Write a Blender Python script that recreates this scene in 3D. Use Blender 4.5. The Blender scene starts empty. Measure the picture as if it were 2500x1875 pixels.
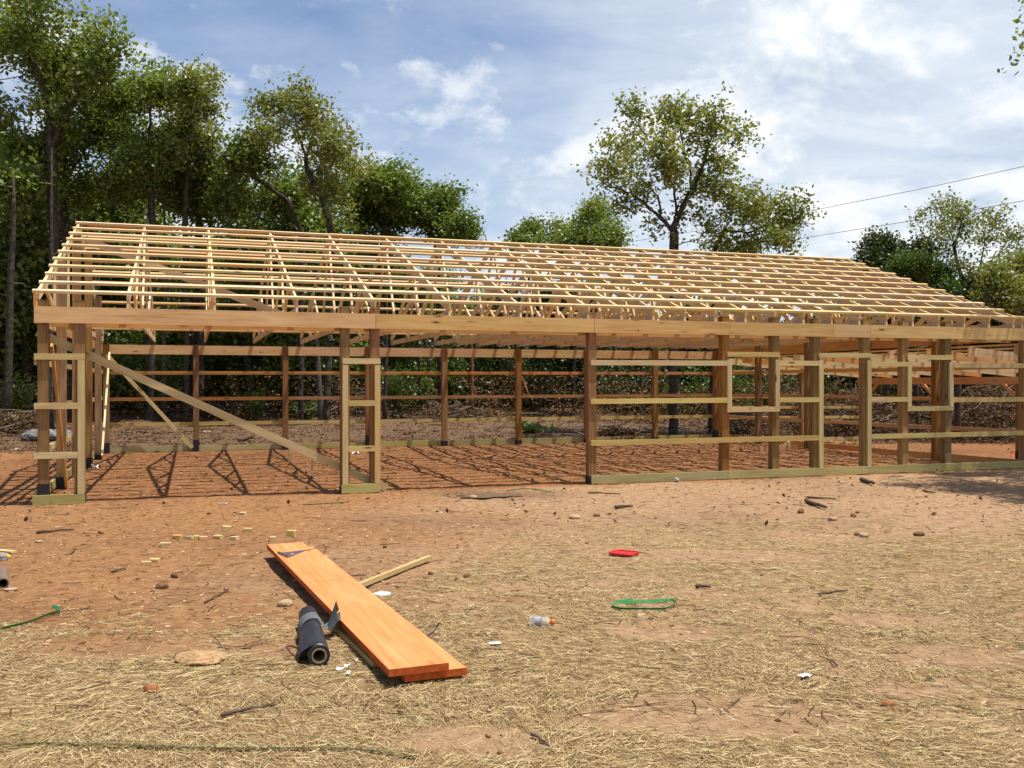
import bpy, math, random
import numpy as np
from mathutils import Vector, Matrix, Euler
C = bpy.context.scene
COL = C.collection
random.seed(7)
RNG = np.random.default_rng(7)

# ------------------------------------------------------------------ camera
F, CX, CY, H = 2392.0, 1250.0, 939.4, 1.712      # photo pixels, eye height in metres
cam = bpy.data.objects.new('camera', bpy.data.cameras.new('camera'))
COL.objects.link(cam); C.camera = cam
cam.data.sensor_width = 36; cam.data.lens = 36*F/2500
cam.data.shift_y = (CY-937.5)/2500
cam.data.clip_end = 3000; cam.data.clip_start = 0.05
cam.location = (0, 0, H); cam.rotation_euler = (math.radians(90), 0, 0)
C.view_settings.view_transform = 'Standard'; C.view_settings.look = 'None'
C.view_settings.gamma = 1; C.view_settings.use_curve_mapping = False
C.view_settings.exposure = 0.40
C.cycles.max_bounces = 8; C.cycles.diffuse_bounces = 3; C.cycles.transparent_max_bounces = 8

# ------------------------------------------------------------------ light
TH = 0.3162                                       # how far the building is turned
U = Vector((math.cos(TH), math.sin(TH), 0)); N = Vector((-math.sin(TH), math.cos(TH), 0))
SUN_DIR = (U*-0.25 + N*0.13 + Vector((0, 0, -1))).normalized()   # the way the light travels
sun = bpy.data.lights.new('sun', 'SUN'); sun.energy = 5.0; sun.angle = math.radians(0.53); sun.color = (1, 0.955, 0.88)
so = bpy.data.objects.new('sun', sun); COL.objects.link(so)
so.rotation_euler = SUN_DIR.to_track_quat('-Z', 'Y').to_euler()
SUN_EL = math.asin(-SUN_DIR.z); SUN_AZ = math.atan2(-SUN_DIR.x, -SUN_DIR.y)

# ------------------------------------------------------------------ node helpers
def lk(nt, a, b): nt.links.new(a, b)
def node(nt, t, **kw):
    n = nt.nodes.new(t)
    for k, v in kw.items():
        if k.startswith('i_'):
            key = k[2:]; key = int(key) if key.isdigit() else key.replace('_', ' ')
            n.inputs[key].default_value = v
        else: setattr(n, k, v)
    return n
def ramp(nt, fac, stops, interp='LINEAR'):
    r = nt.nodes.new('ShaderNodeValToRGB'); r.color_ramp.interpolation = interp
    e = r.color_ramp.elements
    while len(e) > 1: e.remove(e[0])
    for i, (p, c) in enumerate(stops):
        el = e[0] if i == 0 else e.new(p)
        el.position = p; el.color = (c[0], c[1], c[2], 1) if hasattr(c, '__len__') else (c, c, c, 1)
    lk(nt, fac, r.inputs[0]); return r.outputs[0]
def mixc(nt, fac, a, b, mode='MIX'):
    m = nt.nodes.new('ShaderNodeMix'); m.data_type = 'RGBA'; m.blend_type = mode
    for s, v in ((m.inputs[0], fac), (m.inputs[6], a), (m.inputs[7], b)):
        if isinstance(v, bpy.types.NodeSocket): lk(nt, v, s)
        elif hasattr(v, '__len__'): s.default_value = (v[0], v[1], v[2], 1)
        else: s.default_value = v
    return m.outputs[2]
def math_(nt, op, a, b=0.0, c=0.0, clamp=False):
    m = nt.nodes.new('ShaderNodeMath'); m.operation = op; m.use_clamp = clamp
    for i, v in enumerate((a, b, c)):
        if isinstance(v, bpy.types.NodeSocket): lk(nt, v, m.inputs[i])
        else: m.inputs[i].default_value = v
    return m.outputs[0]
def noise(nt, vec, scale, detail=4, rough=0.55, dist=0.0):
    n = nt.nodes.new('ShaderNodeTexNoise'); n.inputs['Scale'].default_value = scale
    n.inputs['Detail'].default_value = detail; n.inputs['Roughness'].default_value = rough; n.inputs['Distortion'].default_value = dist
    if vec is not None: lk(nt, vec, n.inputs['Vector'])
    return n.outputs[0]
def mapping(nt, vec, scale=(1, 1, 1), loc=(0, 0, 0)):
    m = nt.nodes.new('ShaderNodeMapping'); lk(nt, vec, m.inputs[0])
    m.inputs['Scale'].default_value = scale; m.inputs['Location'].default_value = loc
    return m.outputs[0]
def new_mat(name):
    m = bpy.data.materials.new(name); m.use_nodes = True
    return m, m.node_tree, m.node_tree.nodes['Principled BSDF']
def setbsdf(nt, b, col=None, rough=None, spec=None, bump=None, bump_s=0.3, bump_d=0.01, metal=None):
    if col is not None:
        if isinstance(col, bpy.types.NodeSocket): lk(nt, col, b.inputs['Base Color'])
        else: b.inputs['Base Color'].default_value = (*col, 1)
    if rough is not None:
        if isinstance(rough, bpy.types.NodeSocket): lk(nt, rough, b.inputs['Roughness'])
        else: b.inputs['Roughness'].default_value = rough
    if spec is not None: b.inputs['Specular IOR Level'].default_value = spec
    if metal is not None: b.inputs['Metallic'].default_value = metal
    if bump is not None:
        n = nt.nodes.new('ShaderNodeBump'); n.inputs['Strength'].default_value = bump_s; n.inputs['Distance'].default_value = bump_d
        lk(nt, bump, n.inputs['Height']); lk(nt, n.outputs[0], b.inputs['Normal'])

# ------------------------------------------------------------------ sky
W = bpy.data.worlds.new('World'); C.world = W; W.use_nodes = True
nt = W.node_tree; bg = nt.nodes['Background']; bg.inputs[1].default_value = 0.09
sky = nt.nodes.new('ShaderNodeTexSky'); sky.sky_type = 'NISHITA'; sky.sun_disc = False
sky.sun_elevation = SUN_EL; sky.sun_rotation = SUN_AZ % (2*math.pi); sky.altitude = 200
sky.air_density = 1.0; sky.dust_density = 0.6; sky.ozone_density = 2.2
tc = nt.nodes.new('ShaderNodeTexCoord')
sep = nt.nodes.new('ShaderNodeSeparateXYZ'); lk(nt, tc.outputs['Generated'], sep.inputs[0])
zz = math_(nt, 'MAXIMUM', sep.outputs[2], 0.0); zd = math_(nt, 'ADD', zz, 0.16)
cmb = nt.nodes.new('ShaderNodeCombineXYZ')                      # directions laid out on a flat cloud deck
lk(nt, math_(nt, 'DIVIDE', sep.outputs[0], zd), cmb.inputs[0]); lk(nt, math_(nt, 'DIVIDE', sep.outputs[1], zd), cmb.inputs[1])
deck = cmb.outputs[0]
cirrus = noise(nt, mapping(nt, tc.outputs['Generated'], (1, 1, 1.7), (3.1, 0.4, 0)), 2.3, 6, 0.52, 0.3)
thin = noise(nt, mapping(nt, deck, (0.8, 1.3, 1), (7.3, 2.2, 3)), 1.6, 7, 0.58, 0.5)
gen_ = tc.outputs['Generated']
def cumn(off, det): return noise(nt, mapping(nt, gen_, (1, 1, 1.55), (2.45, 1.1, 0.15+off)), 5.0, det, 0.60, 0.12)
cum = cumn(0.0, 10); cum_up = cumn(0.035, 7)
# cloudiness grows from the clear upper left to the veiled right
side = math_(nt, 'ADD', math_(nt, 'ADD', math_(nt, 'MULTIPLY', sep.outputs[0], 0.55), math_(nt, 'MULTIPLY', sep.outputs[2], -0.50)), 0.17)
veil = math_(nt, 'ADD', math_(nt, 'ADD', math_(nt, 'MULTIPLY', cirrus, 0.75), math_(nt, 'MULTIPLY', thin, 0.35)), side)
veil_m = ramp(nt, veil, [(0.32, 0.03), (0.50, 0.45), (0.64, 0.82), (0.80, 0.92)])
low = math_(nt, 'SUBTRACT', 0.16, math_(nt, 'MULTIPLY', sep.outputs[2], 0.42))
cden = math_(nt, 'ADD', math_(nt, 'ADD', cum, math_(nt, 'MULTIPLY', side, 0.10)), math_(nt, 'MULTIPLY', low, 0.55))
cum_m = ramp(nt, cden, [(0.485, 0.0), (0.54, 0.5), (0.65, 0.95)])
cum_shade = math_(nt, 'ADD', math_(nt, 'MULTIPLY', math_(nt, 'SUBTRACT', cum, cum_up), 3.2), 0.5)
blue = mixc(nt, 1.0, sky.outputs[0], (0.80, 0.93, 1.08), 'MULTIPLY')
veil_c = ramp(nt, noise(nt, mapping(nt, deck, (1.0, 1.8, 1), (1.0, 5.0, 2)), 2.0, 7, 0.6, 0.6), [(0.3, (4.9, 5.8, 7.1)), (0.62, (6.9, 7.5, 8.2))])
cum_c = ramp(nt, cum_shade, [(0.25, (5.0, 5.8, 6.9)), (0.5, (7.0, 7.6, 8.2)), (0.72, (9.0, 9.1, 9.1))])
c1 = mixc(nt, veil_m, blue, veil_c); c2 = mixc(nt, cum_m, c1, cum_c)
lk(nt, c2, bg.inputs[0])

# ------------------------------------------------------------------ object helpers
def tag(o, label=None, cat=None, group=None, kind=None):
    if label: o['label'] = label
    if cat: o['category'] = cat
    if group: o['group'] = group
    if kind: o['kind'] = kind
    return o
def empty(name, loc=(0, 0, 0), rz=0.0):
    o = bpy.data.objects.new(name, None); COL.objects.link(o); o.location = loc; o.rotation_euler = (0, 0, rz)
    o.empty_display_size = 0.2
    return o
def mk(name, verts, faces, mat, smooth=False, attr=None):
    """mesh from arrays; faces is an int array of one face size or a list"""
    me = bpy.data.meshes.new(name)
    if isinstance(faces, np.ndarray):
        v = np.asarray(verts, dtype=np.float32); nf, k = faces.shape
        me.vertices.add(len(v)); me.vertices.foreach_set('co', v.ravel())
        me.loops.add(nf*k); me.loops.foreach_set('vertex_index', faces.astype(np.int32).ravel())
        me.polygons.add(nf); me.polygons.foreach_set('loop_start', np.arange(0, nf*k, k, dtype=np.int32))
        me.polygons.foreach_set('loop_total', np.full(nf, k, dtype=np.int32))
        me.update(calc_edges=True)
    else:
        me.from_pydata([tuple(x) for x in verts], [], faces); me.update()
    if smooth: me.polygons.foreach_set('use_smooth', [True]*len(me.polygons))
    if attr:
        for nm, (typ, arr) in attr.items():
            a = me.attributes.new(nm, typ, 'POINT')
            a.data.foreach_set('color' if typ == 'FLOAT_COLOR' else 'value', np.asarray(arr, dtype=np.float32).ravel())
    if mat: me.materials.append(mat)
    return me
def obj(name, me, parent=None):
    o = bpy.data.objects.new(name, me); COL.objects.link(o)
    if parent: o.parent = parent
    return o
_boxes = {}
def box_mesh(name, dx, dy, dz, mat, bev=0.0):
    key = (name, round(dx, 2), round(dy, 3), round(dz, 3), mat.name, bev)
    if key in _boxes: return _boxes[key]
    x, y, z = dx/2, dy/2, dz/2
    if bev == 0:
        v = [(sx*x, sy*y, sz*z) for sx in (-1, 1) for sy in (-1, 1) for sz in (-1, 1)]
        f = [(0, 1, 3, 2), (4, 6, 7, 5), (0, 4, 5, 1), (2, 3, 7, 6), (0, 2, 6, 4), (1, 5, 7, 3)]
    else:
        b = bev; v = []; f = []
        ring = [(-y+b, -z), (y-b, -z), (y, -z+b), (y, z-b), (y-b, z), (-y+b, z), (-y, z-b), (-y, -z+b)]
        for s, k in ((-x, 0.6), (-x+b*.6, 1), (x-b*.6, 1), (x, 0.6)):
            for (a, c) in ring: v.append((s, a*(1-(1-k)*b/y), c*(1-(1-k)*b/z)))
        for r in range(3):
            for i in range(8): j = (i+1) % 8; f.append((r*8+i, (r+1)*8+i, (r+1)*8+j, r*8+j))
        f.append(tuple(range(8))); f.append(tuple(range(31, 23, -1)))
    me = mk(name, v, f, mat); _boxes[key] = me; return me
def board(name, p0, p1, thick, deep, mat, parent=None, up=(0, 0, 1), bev=0.0):
    """a timber from p0 to p1 (centre line); 'deep' is measured along up, 'thick' across"""
    p0 = Vector(p0); p1 = Vector(p1); d = p1-p0; L = d.length; x = d.normalized()
    z = Vector(up); z = z-x*z.dot(x)
    if z.length < 1e-4: z = Vector((0, 1, 0))
    z.normalize(); y = z.cross(x)
    o = obj(name, box_mesh(name, L, thick, deep, mat, bev), parent)
    m = Matrix((x, y, z)).transposed().to_4x4(); m.translation = (p0+p1)/2
    o.matrix_local = m
    return o
def tube(pts, rads, sides=6, cap=True, closed=False):
    """verts, faces of a tube through pts"""
    P = [Vector(p) for p in pts]; n = len(P); v = []; f = []
    ref = Vector((0, 0, 1)) if abs((P[-1]-P[0]).normalized().z) < 0.7 else Vector((0.8, 0.6, 0))
    for i, p in enumerate(P):
        d = (P[min(i+1, n-1)]-P[max(i-1, 0)]).normalized()
        a = d.cross(ref)
        if a.length < 0.05: a = d.cross(Vector((1, 0, 0)))
        a.normalize(); b = d.cross(a)
        r = rads[i] if hasattr(rads, '__len__') else rads
        for k in range(sides):
            t = 2*math.pi*k/sides; v.append(p+a*(math.cos(t)*r)+b*(math.sin(t)*r))
    for i in range(n-1):
        for k in range(sides):
            k2 = (k+1) % sides; f.append((i*sides+k, i*sides+k2, (i+1)*sides+k2, (i+1)*sides+k))
    if cap: f.append(tuple(range(sides-1, -1, -1))); f.append(tuple((n-1)*sides+k for k in range(sides)))
    return v, f
def join(parts):
    V = []; Fc = []
    for v, f in parts:
        o = len(V); V += list(v); Fc += [tuple(i+o for i in q) for q in f]
    return V, Fc
def at(px, py, z=0.0):
    """the point at height z that the photograph shows at this pixel"""
    y = (H-z)*F/(py-CY); return Vector(((px-CX)/F*y, y, z))
def far(px, py, y):
    return Vector(((px-CX)/F*y, y, H-(py-CY)/F*y))

# numpy value noise
def _h(ix, iy, seed):
    n = (ix.astype(np.int64)*374761393+iy.astype(np.int64)*668265263+seed*982451653) & 0x7fffffff
    n = ((n ^ (n >> 13))*1274126177) & 0x7fffffff
    return ((n ^ (n >> 16)) & 0xffff)/65535.0
def vnoise(x, y, seed=0):
    ix = np.floor(x); iy = np.floor(y); fx = x-ix; fy = y-iy
    fx = fx*fx*(3-2*fx); fy = fy*fy*(3-2*fy); ix = ix.astype(np.int64); iy = iy.astype(np.int64)
    a = _h(ix, iy, seed); b = _h(ix+1, iy, seed); c = _h(ix, iy+1, seed); d = _h(ix+1, iy+1, seed)
    return (a*(1-fx)+b*fx)*(1-fy)+(c*(1-fx)+d*fx)*fy
def fbm(x, y, sc, oct=4, seed=0, rough=0.5):
    s = 0; a = 1; t = 0
    for o in range(oct): s = s+a*vnoise(x*sc*2**o, y*sc*2**o, seed+o*17); t += a; a *= rough
    return s/t
def sstep(a, b, x):
    t = np.clip((x-a)/(b-a), 0, 1); return t*t*(3-2*t)

# ------------------------------------------------------------------ materials
def wood(name, dark, mid, light, knots=0.5, rough=0.75, tint=(0.12, 0.12)):
    m, nt, b = new_mat(name)
    tc = nt.nodes.new('ShaderNodeTexCoord'); oi = nt.nodes.new('ShaderNodeObjectInfo')
    off = nt.nodes.new('ShaderNodeVectorMath'); off.operation = 'MULTIPLY_ADD'
    cx = nt.nodes.new('ShaderNodeCombineXYZ')
    for i in range(3): lk(nt, oi.outputs['Random'], cx.inputs[i])
    lk(nt, cx.outputs[0], off.inputs[0]); off.inputs[1].default_value = (37, 19, 53); lk(nt, tc.outputs['Object'], off.inputs[2])
    v = off.outputs[0]
    g = noise(nt, mapping(nt, v, (1.6, 42, 42)), 1.0, 5, 0.6, 0.6)
    g2 = noise(nt, mapping(nt, v, (0.8, 7, 7)), 1.0, 3, 0.5, 1.2)
    fac = math_(nt, 'ADD', math_(nt, 'MULTIPLY', g, 0.55), math_(nt, 'MULTIPLY', g2, 0.45))
    col = ramp(nt, fac, [(0.30, dark), (0.48, mid), (0.68, light)])
    vo = nt.nodes.new('ShaderNodeTexVoronoi'); vo.inputs['Scale'].default_value = 1.0
    lk(nt, mapping(nt, v, (2.0, 7.5, 7.5)), vo.inputs['Vector'])
    kn = ramp(nt, vo.outputs['Distance'], [(0.07, 1.0), (0.15, 0.35), (0.24, 0.0)])
    sel = nt.nodes.new('ShaderNodeSeparateColor'); lk(nt, vo.outputs['Color'], sel.inputs[0])
    kn = math_(nt, 'MULTIPLY', kn, math_(nt, 'LESS_THAN', sel.outputs[0], knots))
    col = mixc(nt, kn, col, tuple(c*0.28 for c in dark))
    hs = nt.nodes.new('ShaderNodeHueSaturation'); lk(nt, col, hs.inputs['Color'])
    lk(nt, math_(nt, 'ADD', math_(nt, 'MULTIPLY', oi.outputs['Random'], 0.022), 0.489), hs.inputs['Hue'])
    r2 = math_(nt, 'FRACT', math_(nt, 'MULTIPLY', oi.outputs['Random'], 7.31))
    lk(nt, math_(nt, 'ADD', math_(nt, 'MULTIPLY', r2, tint[0]*2), 1-tint[0]), hs.inputs['Value'])
    r3 = math_(nt, 'FRACT', math_(nt, 'MULTIPLY', oi.outputs['Random'], 13.7))
    lk(nt, math_(nt, 'ADD', math_(nt, 'MULTIPLY', r3, tint[1]*2), 1-tint[1]), hs.inputs['Saturation'])
    setbsdf(nt, b, hs.outputs[0], rough, 0.25, g, 0.25, 0.004)
    return m
M = {}
M['pine'] = wood('fresh_pine', (0.48, 0.30, 0.13), (0.66, 0.475, 0.245), (0.77, 0.60, 0.36), 0.30)
M['pine_red'] = wood('reddish_pine', (0.42, 0.20, 0.075), (0.56, 0.30, 0.125), (0.66, 0.40, 0.19), 0.35)
M['skirt'] = wood('skirt_pine', (0.40, 0.23, 0.095), (0.54, 0.34, 0.155), (0.64, 0.44, 0.22), 0.6)
M['treated'] = wood('treated_pine', (0.25, 0.21, 0.075), (0.36, 0.31, 0.125), (0.46, 0.41, 0.19), 0.25)
M['post'] = wood('treated_post', (0.12, 0.058, 0.019), (0.235, 0.130, 0.048), (0.36, 0.225, 0.098), 0.30, 0.8, (0.22, 0.15))
def simple(name, col, rough=0.6, var=0.15, sc=20, spec=0.4, bump=0.2, bd=0.004, metal=None):
    m, nt, b = new_mat(name); tc = nt.nodes.new('ShaderNodeTexCoord')
    n = noise(nt, tc.outputs['Object'], sc, 6, 0.6)
    c = ramp(nt, n, [(0.3, tuple(x*(1-var) for x in col)), (0.7, tuple(min(1, x*(1+var)) for x in col))])
    setbsdf(nt, b, c, rough, spec, n, bump, bd, metal); return m
M['wrap'] = simple('black_post_wrap', (0.012, 0.012, 0.014), 0.55)
M['plate'] = simple('galvanised_plate', (0.42, 0.40, 0.38), 0.45, 0.2, 30, 0.5, 0.1, 0.002, 0.6)
M['orange'] = wood('orange_board_face', (0.52, 0.19, 0.055), (0.62, 0.26, 0.090), (0.69, 0.34, 0.135), 0.22, 0.65, (0.03, 0.04))
M['felt'] = simple('black_felt', (0.016, 0.017, 0.021), 0.5, 0.35, 25, 0.5, 0.5, 0.003)
M['kraft'] = simple('cardboard_core', (0.30, 0.20, 0.11), 0.85, 0.2, 60)
M['steel'] = simple('blue_grey_steel', (0.20, 0.22, 0.30), 0.35, 0.25, 40, 0.5, 0.1, 0.001, 0.7)
M['red'] = simple('red_plastic', (0.62, 0.025, 0.025), 0.35, 0.1, 8)
M['green'] = simple('green_strap_plastic', (0.02, 0.20, 0.05), 0.35, 0.2, 12)
M['white'] = simple('white_plastic', (0.78, 0.77, 0.78), 0.4, 0.08, 40)
M['paper'] = simple('torn_white_paper', (0.78, 0.76, 0.72), 0.8, 0.12, 60)
M['cap'] = simple('orange_cap_plastic', (0.75, 0.14, 0.02), 0.4, 0.1, 8)
M['yellow'] = simple('yellow_cap_plastic', (0.75, 0.60, 0.06), 0.4, 0.1, 8)
M['strapbrown'] = simple('brown_strap', (0.10, 0.03, 0.015), 0.5)
M['darkstrap'] = simple('dark_strap', (0.035, 0.018, 0.03), 0.5)
M['wire'] = simple('dark_cable', (0.05, 0.05, 0.055), 0.6)
M['flag'] = simple('orange_red_flag', (0.9, 0.08, 0.02), 0.6)
M['grey_pipe'] = simple('weathered_grey_pipe', (0.18, 0.19, 0.18), 0.8)
def rockmat(name, a, b_, c):
    m, nt, b = new_mat(name); tc = nt.nodes.new('ShaderNodeTexCoord')
    oi = nt.nodes.new('ShaderNodeObjectInfo'); ad = nt.nodes.new('ShaderNodeVectorMath'); ad.operation = 'ADD'
    cx = nt.nodes.new('ShaderNodeCombineXYZ'); lk(nt, math_(nt, 'MULTIPLY', oi.outputs['Random'], 40), cx.inputs[0])
    lk(nt, tc.outputs['Object'], ad.inputs[0]); lk(nt, cx.outputs[0], ad.inputs[1])
    n = noise(nt, ad.outputs[0], 9, 8, 0.65); n2 = noise(nt, ad.outputs[0], 60, 4, 0.6)
    col = ramp(nt, math_(nt, 'ADD', math_(nt, 'MULTIPLY', n, .75), math_(nt, 'MULTIPLY', n2, .25)), [(0.36, a), (0.5, b_), (0.64, c)])
    setbsdf(nt, b, col, 0.9, 0.2, n2, 0.6, 0.01); return m
M['rock_tan'] = rockmat('tan_stone', (0.26, 0.15, 0.07), (0.42, 0.29, 0.16), (0.55, 0.43, 0.27))
M['rock_brown'] = rockmat('brown_stone', (0.09, 0.045, 0.02), (0.18, 0.09, 0.04), (0.30, 0.17, 0.08))
M['rock_red'] = rockmat('reddish_stone', (0.20, 0.07, 0.025), (0.34, 0.13, 0.05), (0.45, 0.21, 0.10))
M['rock_log'] = rockmat('orange_tan_stone', (0.20, 0.09, 0.035), (0.40, 0.24, 0.115), (0.52, 0.36, 0.19))
M['rock_grey'] = rockmat('lichen_grey_stone', (0.045, 0.042, 0.04), (0.15, 0.14, 0.13), (0.40, 0.37, 0.33))
M['bark_dark'] = rockmat('dark_oak_bark', (0.018, 0.014, 0.010), (0.05, 0.04, 0.03), (0.11, 0.09, 0.07))
M['bark'] = rockmat('grey_oak_bark', (0.03, 0.022, 0.016), (0.085, 0.068, 0.052), (0.20, 0.17, 0.14))
M['bark_red'] = rockmat('reddish_bark', (0.10, 0.035, 0.015), (0.20, 0.08, 0.035), (0.30, 0.14, 0.07))
M['twig'] = simple('weathered_twig', (0.095, 0.055, 0.032), 0.9, 0.5, 6)
M['deadwood'] = simple('bleached_deadwood', (0.13, 0.095, 0.066), 0.9, 0.6, 3)
def leafmat(name, stops, trans=0.35, spec=0.45):
    m, nt, b = new_mat(name)
    at_ = nt.nodes.new('ShaderNodeAttribute'); at_.attribute_name = 'rnd'
    oi = nt.nodes.new('ShaderNodeObjectInfo')
    f = math_(nt, 'ADD', math_(nt, 'MULTIPLY', at_.outputs['Fac'], 0.85), math_(nt, 'MULTIPLY', oi.outputs['Random'], 0.15))
    col = ramp(nt, f, stops); setbsdf(nt, b, col, 0.42 if spec > .3 else 0.8, spec)
    tr = nt.nodes.new('ShaderNodeBsdfTranslucent'); lk(nt, mixc(nt, 1.0, col, (1.5, 1.5, 0.5), 'MULTIPLY'), tr.inputs[0])
    mx = nt.nodes.new('ShaderNodeMixShader'); mx.inputs[0].default_value = trans
    lk(nt, b.outputs[0], mx.inputs[1]); lk(nt, tr.outputs[0], mx.inputs[2])
    lk(nt, mx.outputs[0], nt.nodes['Material Output'].inputs[0]); return m
M['leaf'] = leafmat('oak_leaf', [(0.0, (0.062, 0.095, 0.022)), (0.5, (0.14, 0.19, 0.042)), (0.85, (0.25, 0.285, 0.075)), (0.97, (0.17, 0.13, 0.045)), (1.0, (0.22, 0.09, 0.04))])
M['leaf_olive'] = leafmat('olive_oak_leaf', [(0.0, (0.085, 0.105, 0.026)), (0.5, (0.18, 0.20, 0.055)), (0.9, (0.29, 0.29, 0.10)), (1.0, (0.26, 0.15, 0.07))])
M['leaf_dark'] = leafmat('dark_leaf', [(0.0, (0.024, 0.034, 0.011)), (0.6, (0.052, 0.068, 0.020)), (1.0, (0.11, 0.11, 0.04))])
M['leaf_bright'] = leafmat('bright_leaf', [(0.0, (0.032, 0.060, 0.010)), (0.6, (0.070, 0.115, 0.018)), (1.0, (0.13, 0.17, 0.035))], 0.35)
M['leaf_dead'] = leafmat('dead_leaf', [(0.0, (0.05, 0.026, 0.012)), (0.5, (0.12, 0.066, 0.030)), (0.9, (0.20, 0.125, 0.065)), (1.0, (0.27, 0.19, 0.11))], 0.15, 0.1)
M['straw'] = leafmat('dry_straw', [(0.0, (0.11, 0.062, 0.025)), (0.4, (0.35, 0.245, 0.112)), (0.8, (0.56, 0.435, 0.22)), (1.0, (0.80, 0.68, 0.42))], 0.1, 0.25)
M['chip'] = leafmat('wood_chip', [(0.0, (0.12, 0.05, 0.02)), (0.5, (0.38, 0.22, 0.11)), (1.0, (0.55, 0.42, 0.26))], 0.0, 0.1)

# ------------------------------------------------------------------ ground
X0, Y0 = -6.8043, 14.0242
def to_sw(x, y):
    dx = x-X0; dy = y-Y0
    return dx*U.x+dy*U.y, dx*N.x+dy*N.y
GS = 0.0029
def ground_z(x, y):
    x = np.asarray(x, float); y = np.asarray(y, float); s, w = to_sw(x, y)
    base = GS*np.clip(s, -2, 20)*sstep(-4, 0, w)
    drop = -0.30*sstep(18.2, 22.5, s)*sstep(-3, 1, w)
    inner = sstep(-0.6, 0.4, w)*sstep(-0.8, 0.3, s)*(1-sstep(17.6, 18.6, s))*(1-sstep(11.0, 11.8, w))
    rise = 0.030*np.clip(w-13, 0, 70)*sstep(13, 17, w)
    left = 0.22*sstep(-2.0, -6.0, s)*sstep(2, 9, w)
    big = (fbm(x, y, 0.35, 3, 5)-0.5)*0.10*(1-0.75*inner)+(fbm(x, y, 0.10, 2, 9)-0.5)*0.5*sstep(14, 24, w)
    rough = (fbm(x, y, 2.2, 4, 21, 0.6)-0.5)*(0.035+0.07*sstep(12, 14, w))
    fine = (fbm(x, y, 9.0, 3, 33, 0.6)-0.5)*(0.016+0.012*inner)
    nearwall = np.exp(-(w/0.5)**2)*sstep(-1, 0, s)
    return base+drop+rise+left+(big*(1-0.7*nearwall)+rough*(1-0.4*nearwall)+fine)-0.012
def gz(x, y): return float(ground_z(np.array([x]), np.array([y]))[0])
def straw_density(x, y):
    yb = np.interp(x, [-6, -4, -2.5, -1.2, 0.65, 3.6, 6], [5.4, 6.0, 6.4, 8.6, 10.6, 11.9, 11.2])
    n = fbm(x, y, 0.9, 4, 51, 0.6); n2 = fbm(x, y*1.6, 2.6, 3, 77, 0.6)
    d = sstep(-1.3, 1.9, (yb-y)+(n-0.5)*6.5+(n2-.5)*2.2)
    d = d*sstep(0.34, 0.56, 0.6*n+0.4*n2+0.08)
    # bare orange patches seen in the straw
    for (px, py, rx, ry) in ((1615, 1535, 0.42, 0.28), (1760, 1745, 0.7, 0.35), (300, 1580, 0.75, 0.30), (2350, 1590, 0.5, 0.3), (1750, 1350, 1.2, 0.4), (1150, 1800, 0.35, 0.2), (2150, 1500, 0.5, 0.25)):
        p = at(px, py); q = ((x-p.x)/rx)**2+((y-p.y)/ry)**2
        d = d*(0.12+0.88*sstep(0.5, 1.5, q+(n2-0.5)))
    return np.clip(d, 0, 1)
ys = [-60, -40, -25, -14, -7, -3, 0, 1.5, 2.6, 3.2]
while ys[-1] < 34: ys.append(ys[-1]+max(0.035, ys[-1]*0.0052))
while ys[-1] < 1200: ys.append(ys[-1]+max(0.3, (ys[-1]-30)*0.09))
xs = list(np.arange(-10, 15.001, 0.065)); d = 0.1
while xs[-1] < 800: d *= 1.16; xs.append(xs[-1]+d)
d = 0.1
while xs[0] > -800: d *= 1.16; xs.insert(0, xs[0]-d)
gx, gy = np.meshgrid(np.array(xs), np.array(ys)); gx = gx.ravel(); gy = gy.ravel()
gzz = ground_z(gx, gy)
s_, w_ = to_sw(gx, gy)
farm = sstep(60, 200, np.hypot(gx, gy)); gzz = gzz*(1-farm)+2.0*farm
litter = sstep(11.6, 13.2, w_+(fbm(gx, gy, 0.5, 3, 3)-0.5)*2.5)
litter = np.maximum(litter, sstep(-4.5, -7, s_+(fbm(gx, gy, 0.6, 3, 4)-0.5)*3)*sstep(3, 8, w_))
litter = litter*(1-0.7*sstep(15, 19, s_)*(1-sstep(12, 16, w_)))
pu = at(1235, 1205)
wet = np.exp(-(((gx-pu.x)/1.5)**2+((gy-pu.y)/0.55)**2)**1.2)*0.9
wet = np.maximum(wet, 0.55*np.exp(-(((gx+0.3)/1.5)**2+((gy-12.2)/1.1)**2)))
wet = np.clip(wet+1.3*(fbm(gx, gy, 0.55, 5, 61, 0.6)-0.52), 0, 1)
sd = straw_density(gx, gy)
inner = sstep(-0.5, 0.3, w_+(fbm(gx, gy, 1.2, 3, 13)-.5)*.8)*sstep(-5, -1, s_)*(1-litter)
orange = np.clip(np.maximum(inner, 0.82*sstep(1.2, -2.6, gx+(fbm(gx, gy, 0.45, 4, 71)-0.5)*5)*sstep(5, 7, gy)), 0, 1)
nx, ny = len(xs), len(ys)
ii = (np.arange(ny-1)[:, None]*nx+np.arange(nx-1)[None, :]).ravel()
quads = np.stack([ii, ii+1, ii+nx+1, ii+nx], 1)
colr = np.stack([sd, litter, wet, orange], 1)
m, nt, b = new_mat('clay_soil')
ga = nt.nodes.new('ShaderNodeAttribute'); ga.attribute_name = 'ground_mask'
sp = nt.nodes.new('ShaderNodeSeparateColor'); lk(nt, ga.outputs['Color'], sp.inputs[0])
tc = nt.nodes.new('ShaderNodeTexCoord'); P_ = tc.outputs['Object']
n1 = noise(nt, P_, 0.9, 6, 0.6); n2 = noise(nt, P_, 9, 7, 0.68); n3 = noise(nt, P_, 70, 5, 0.7)
mixn = math_(nt, 'ADD', math_(nt, 'MULTIPLY', n2, 0.6), math_(nt, 'MULTIPLY', n3, 0.4))
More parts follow.
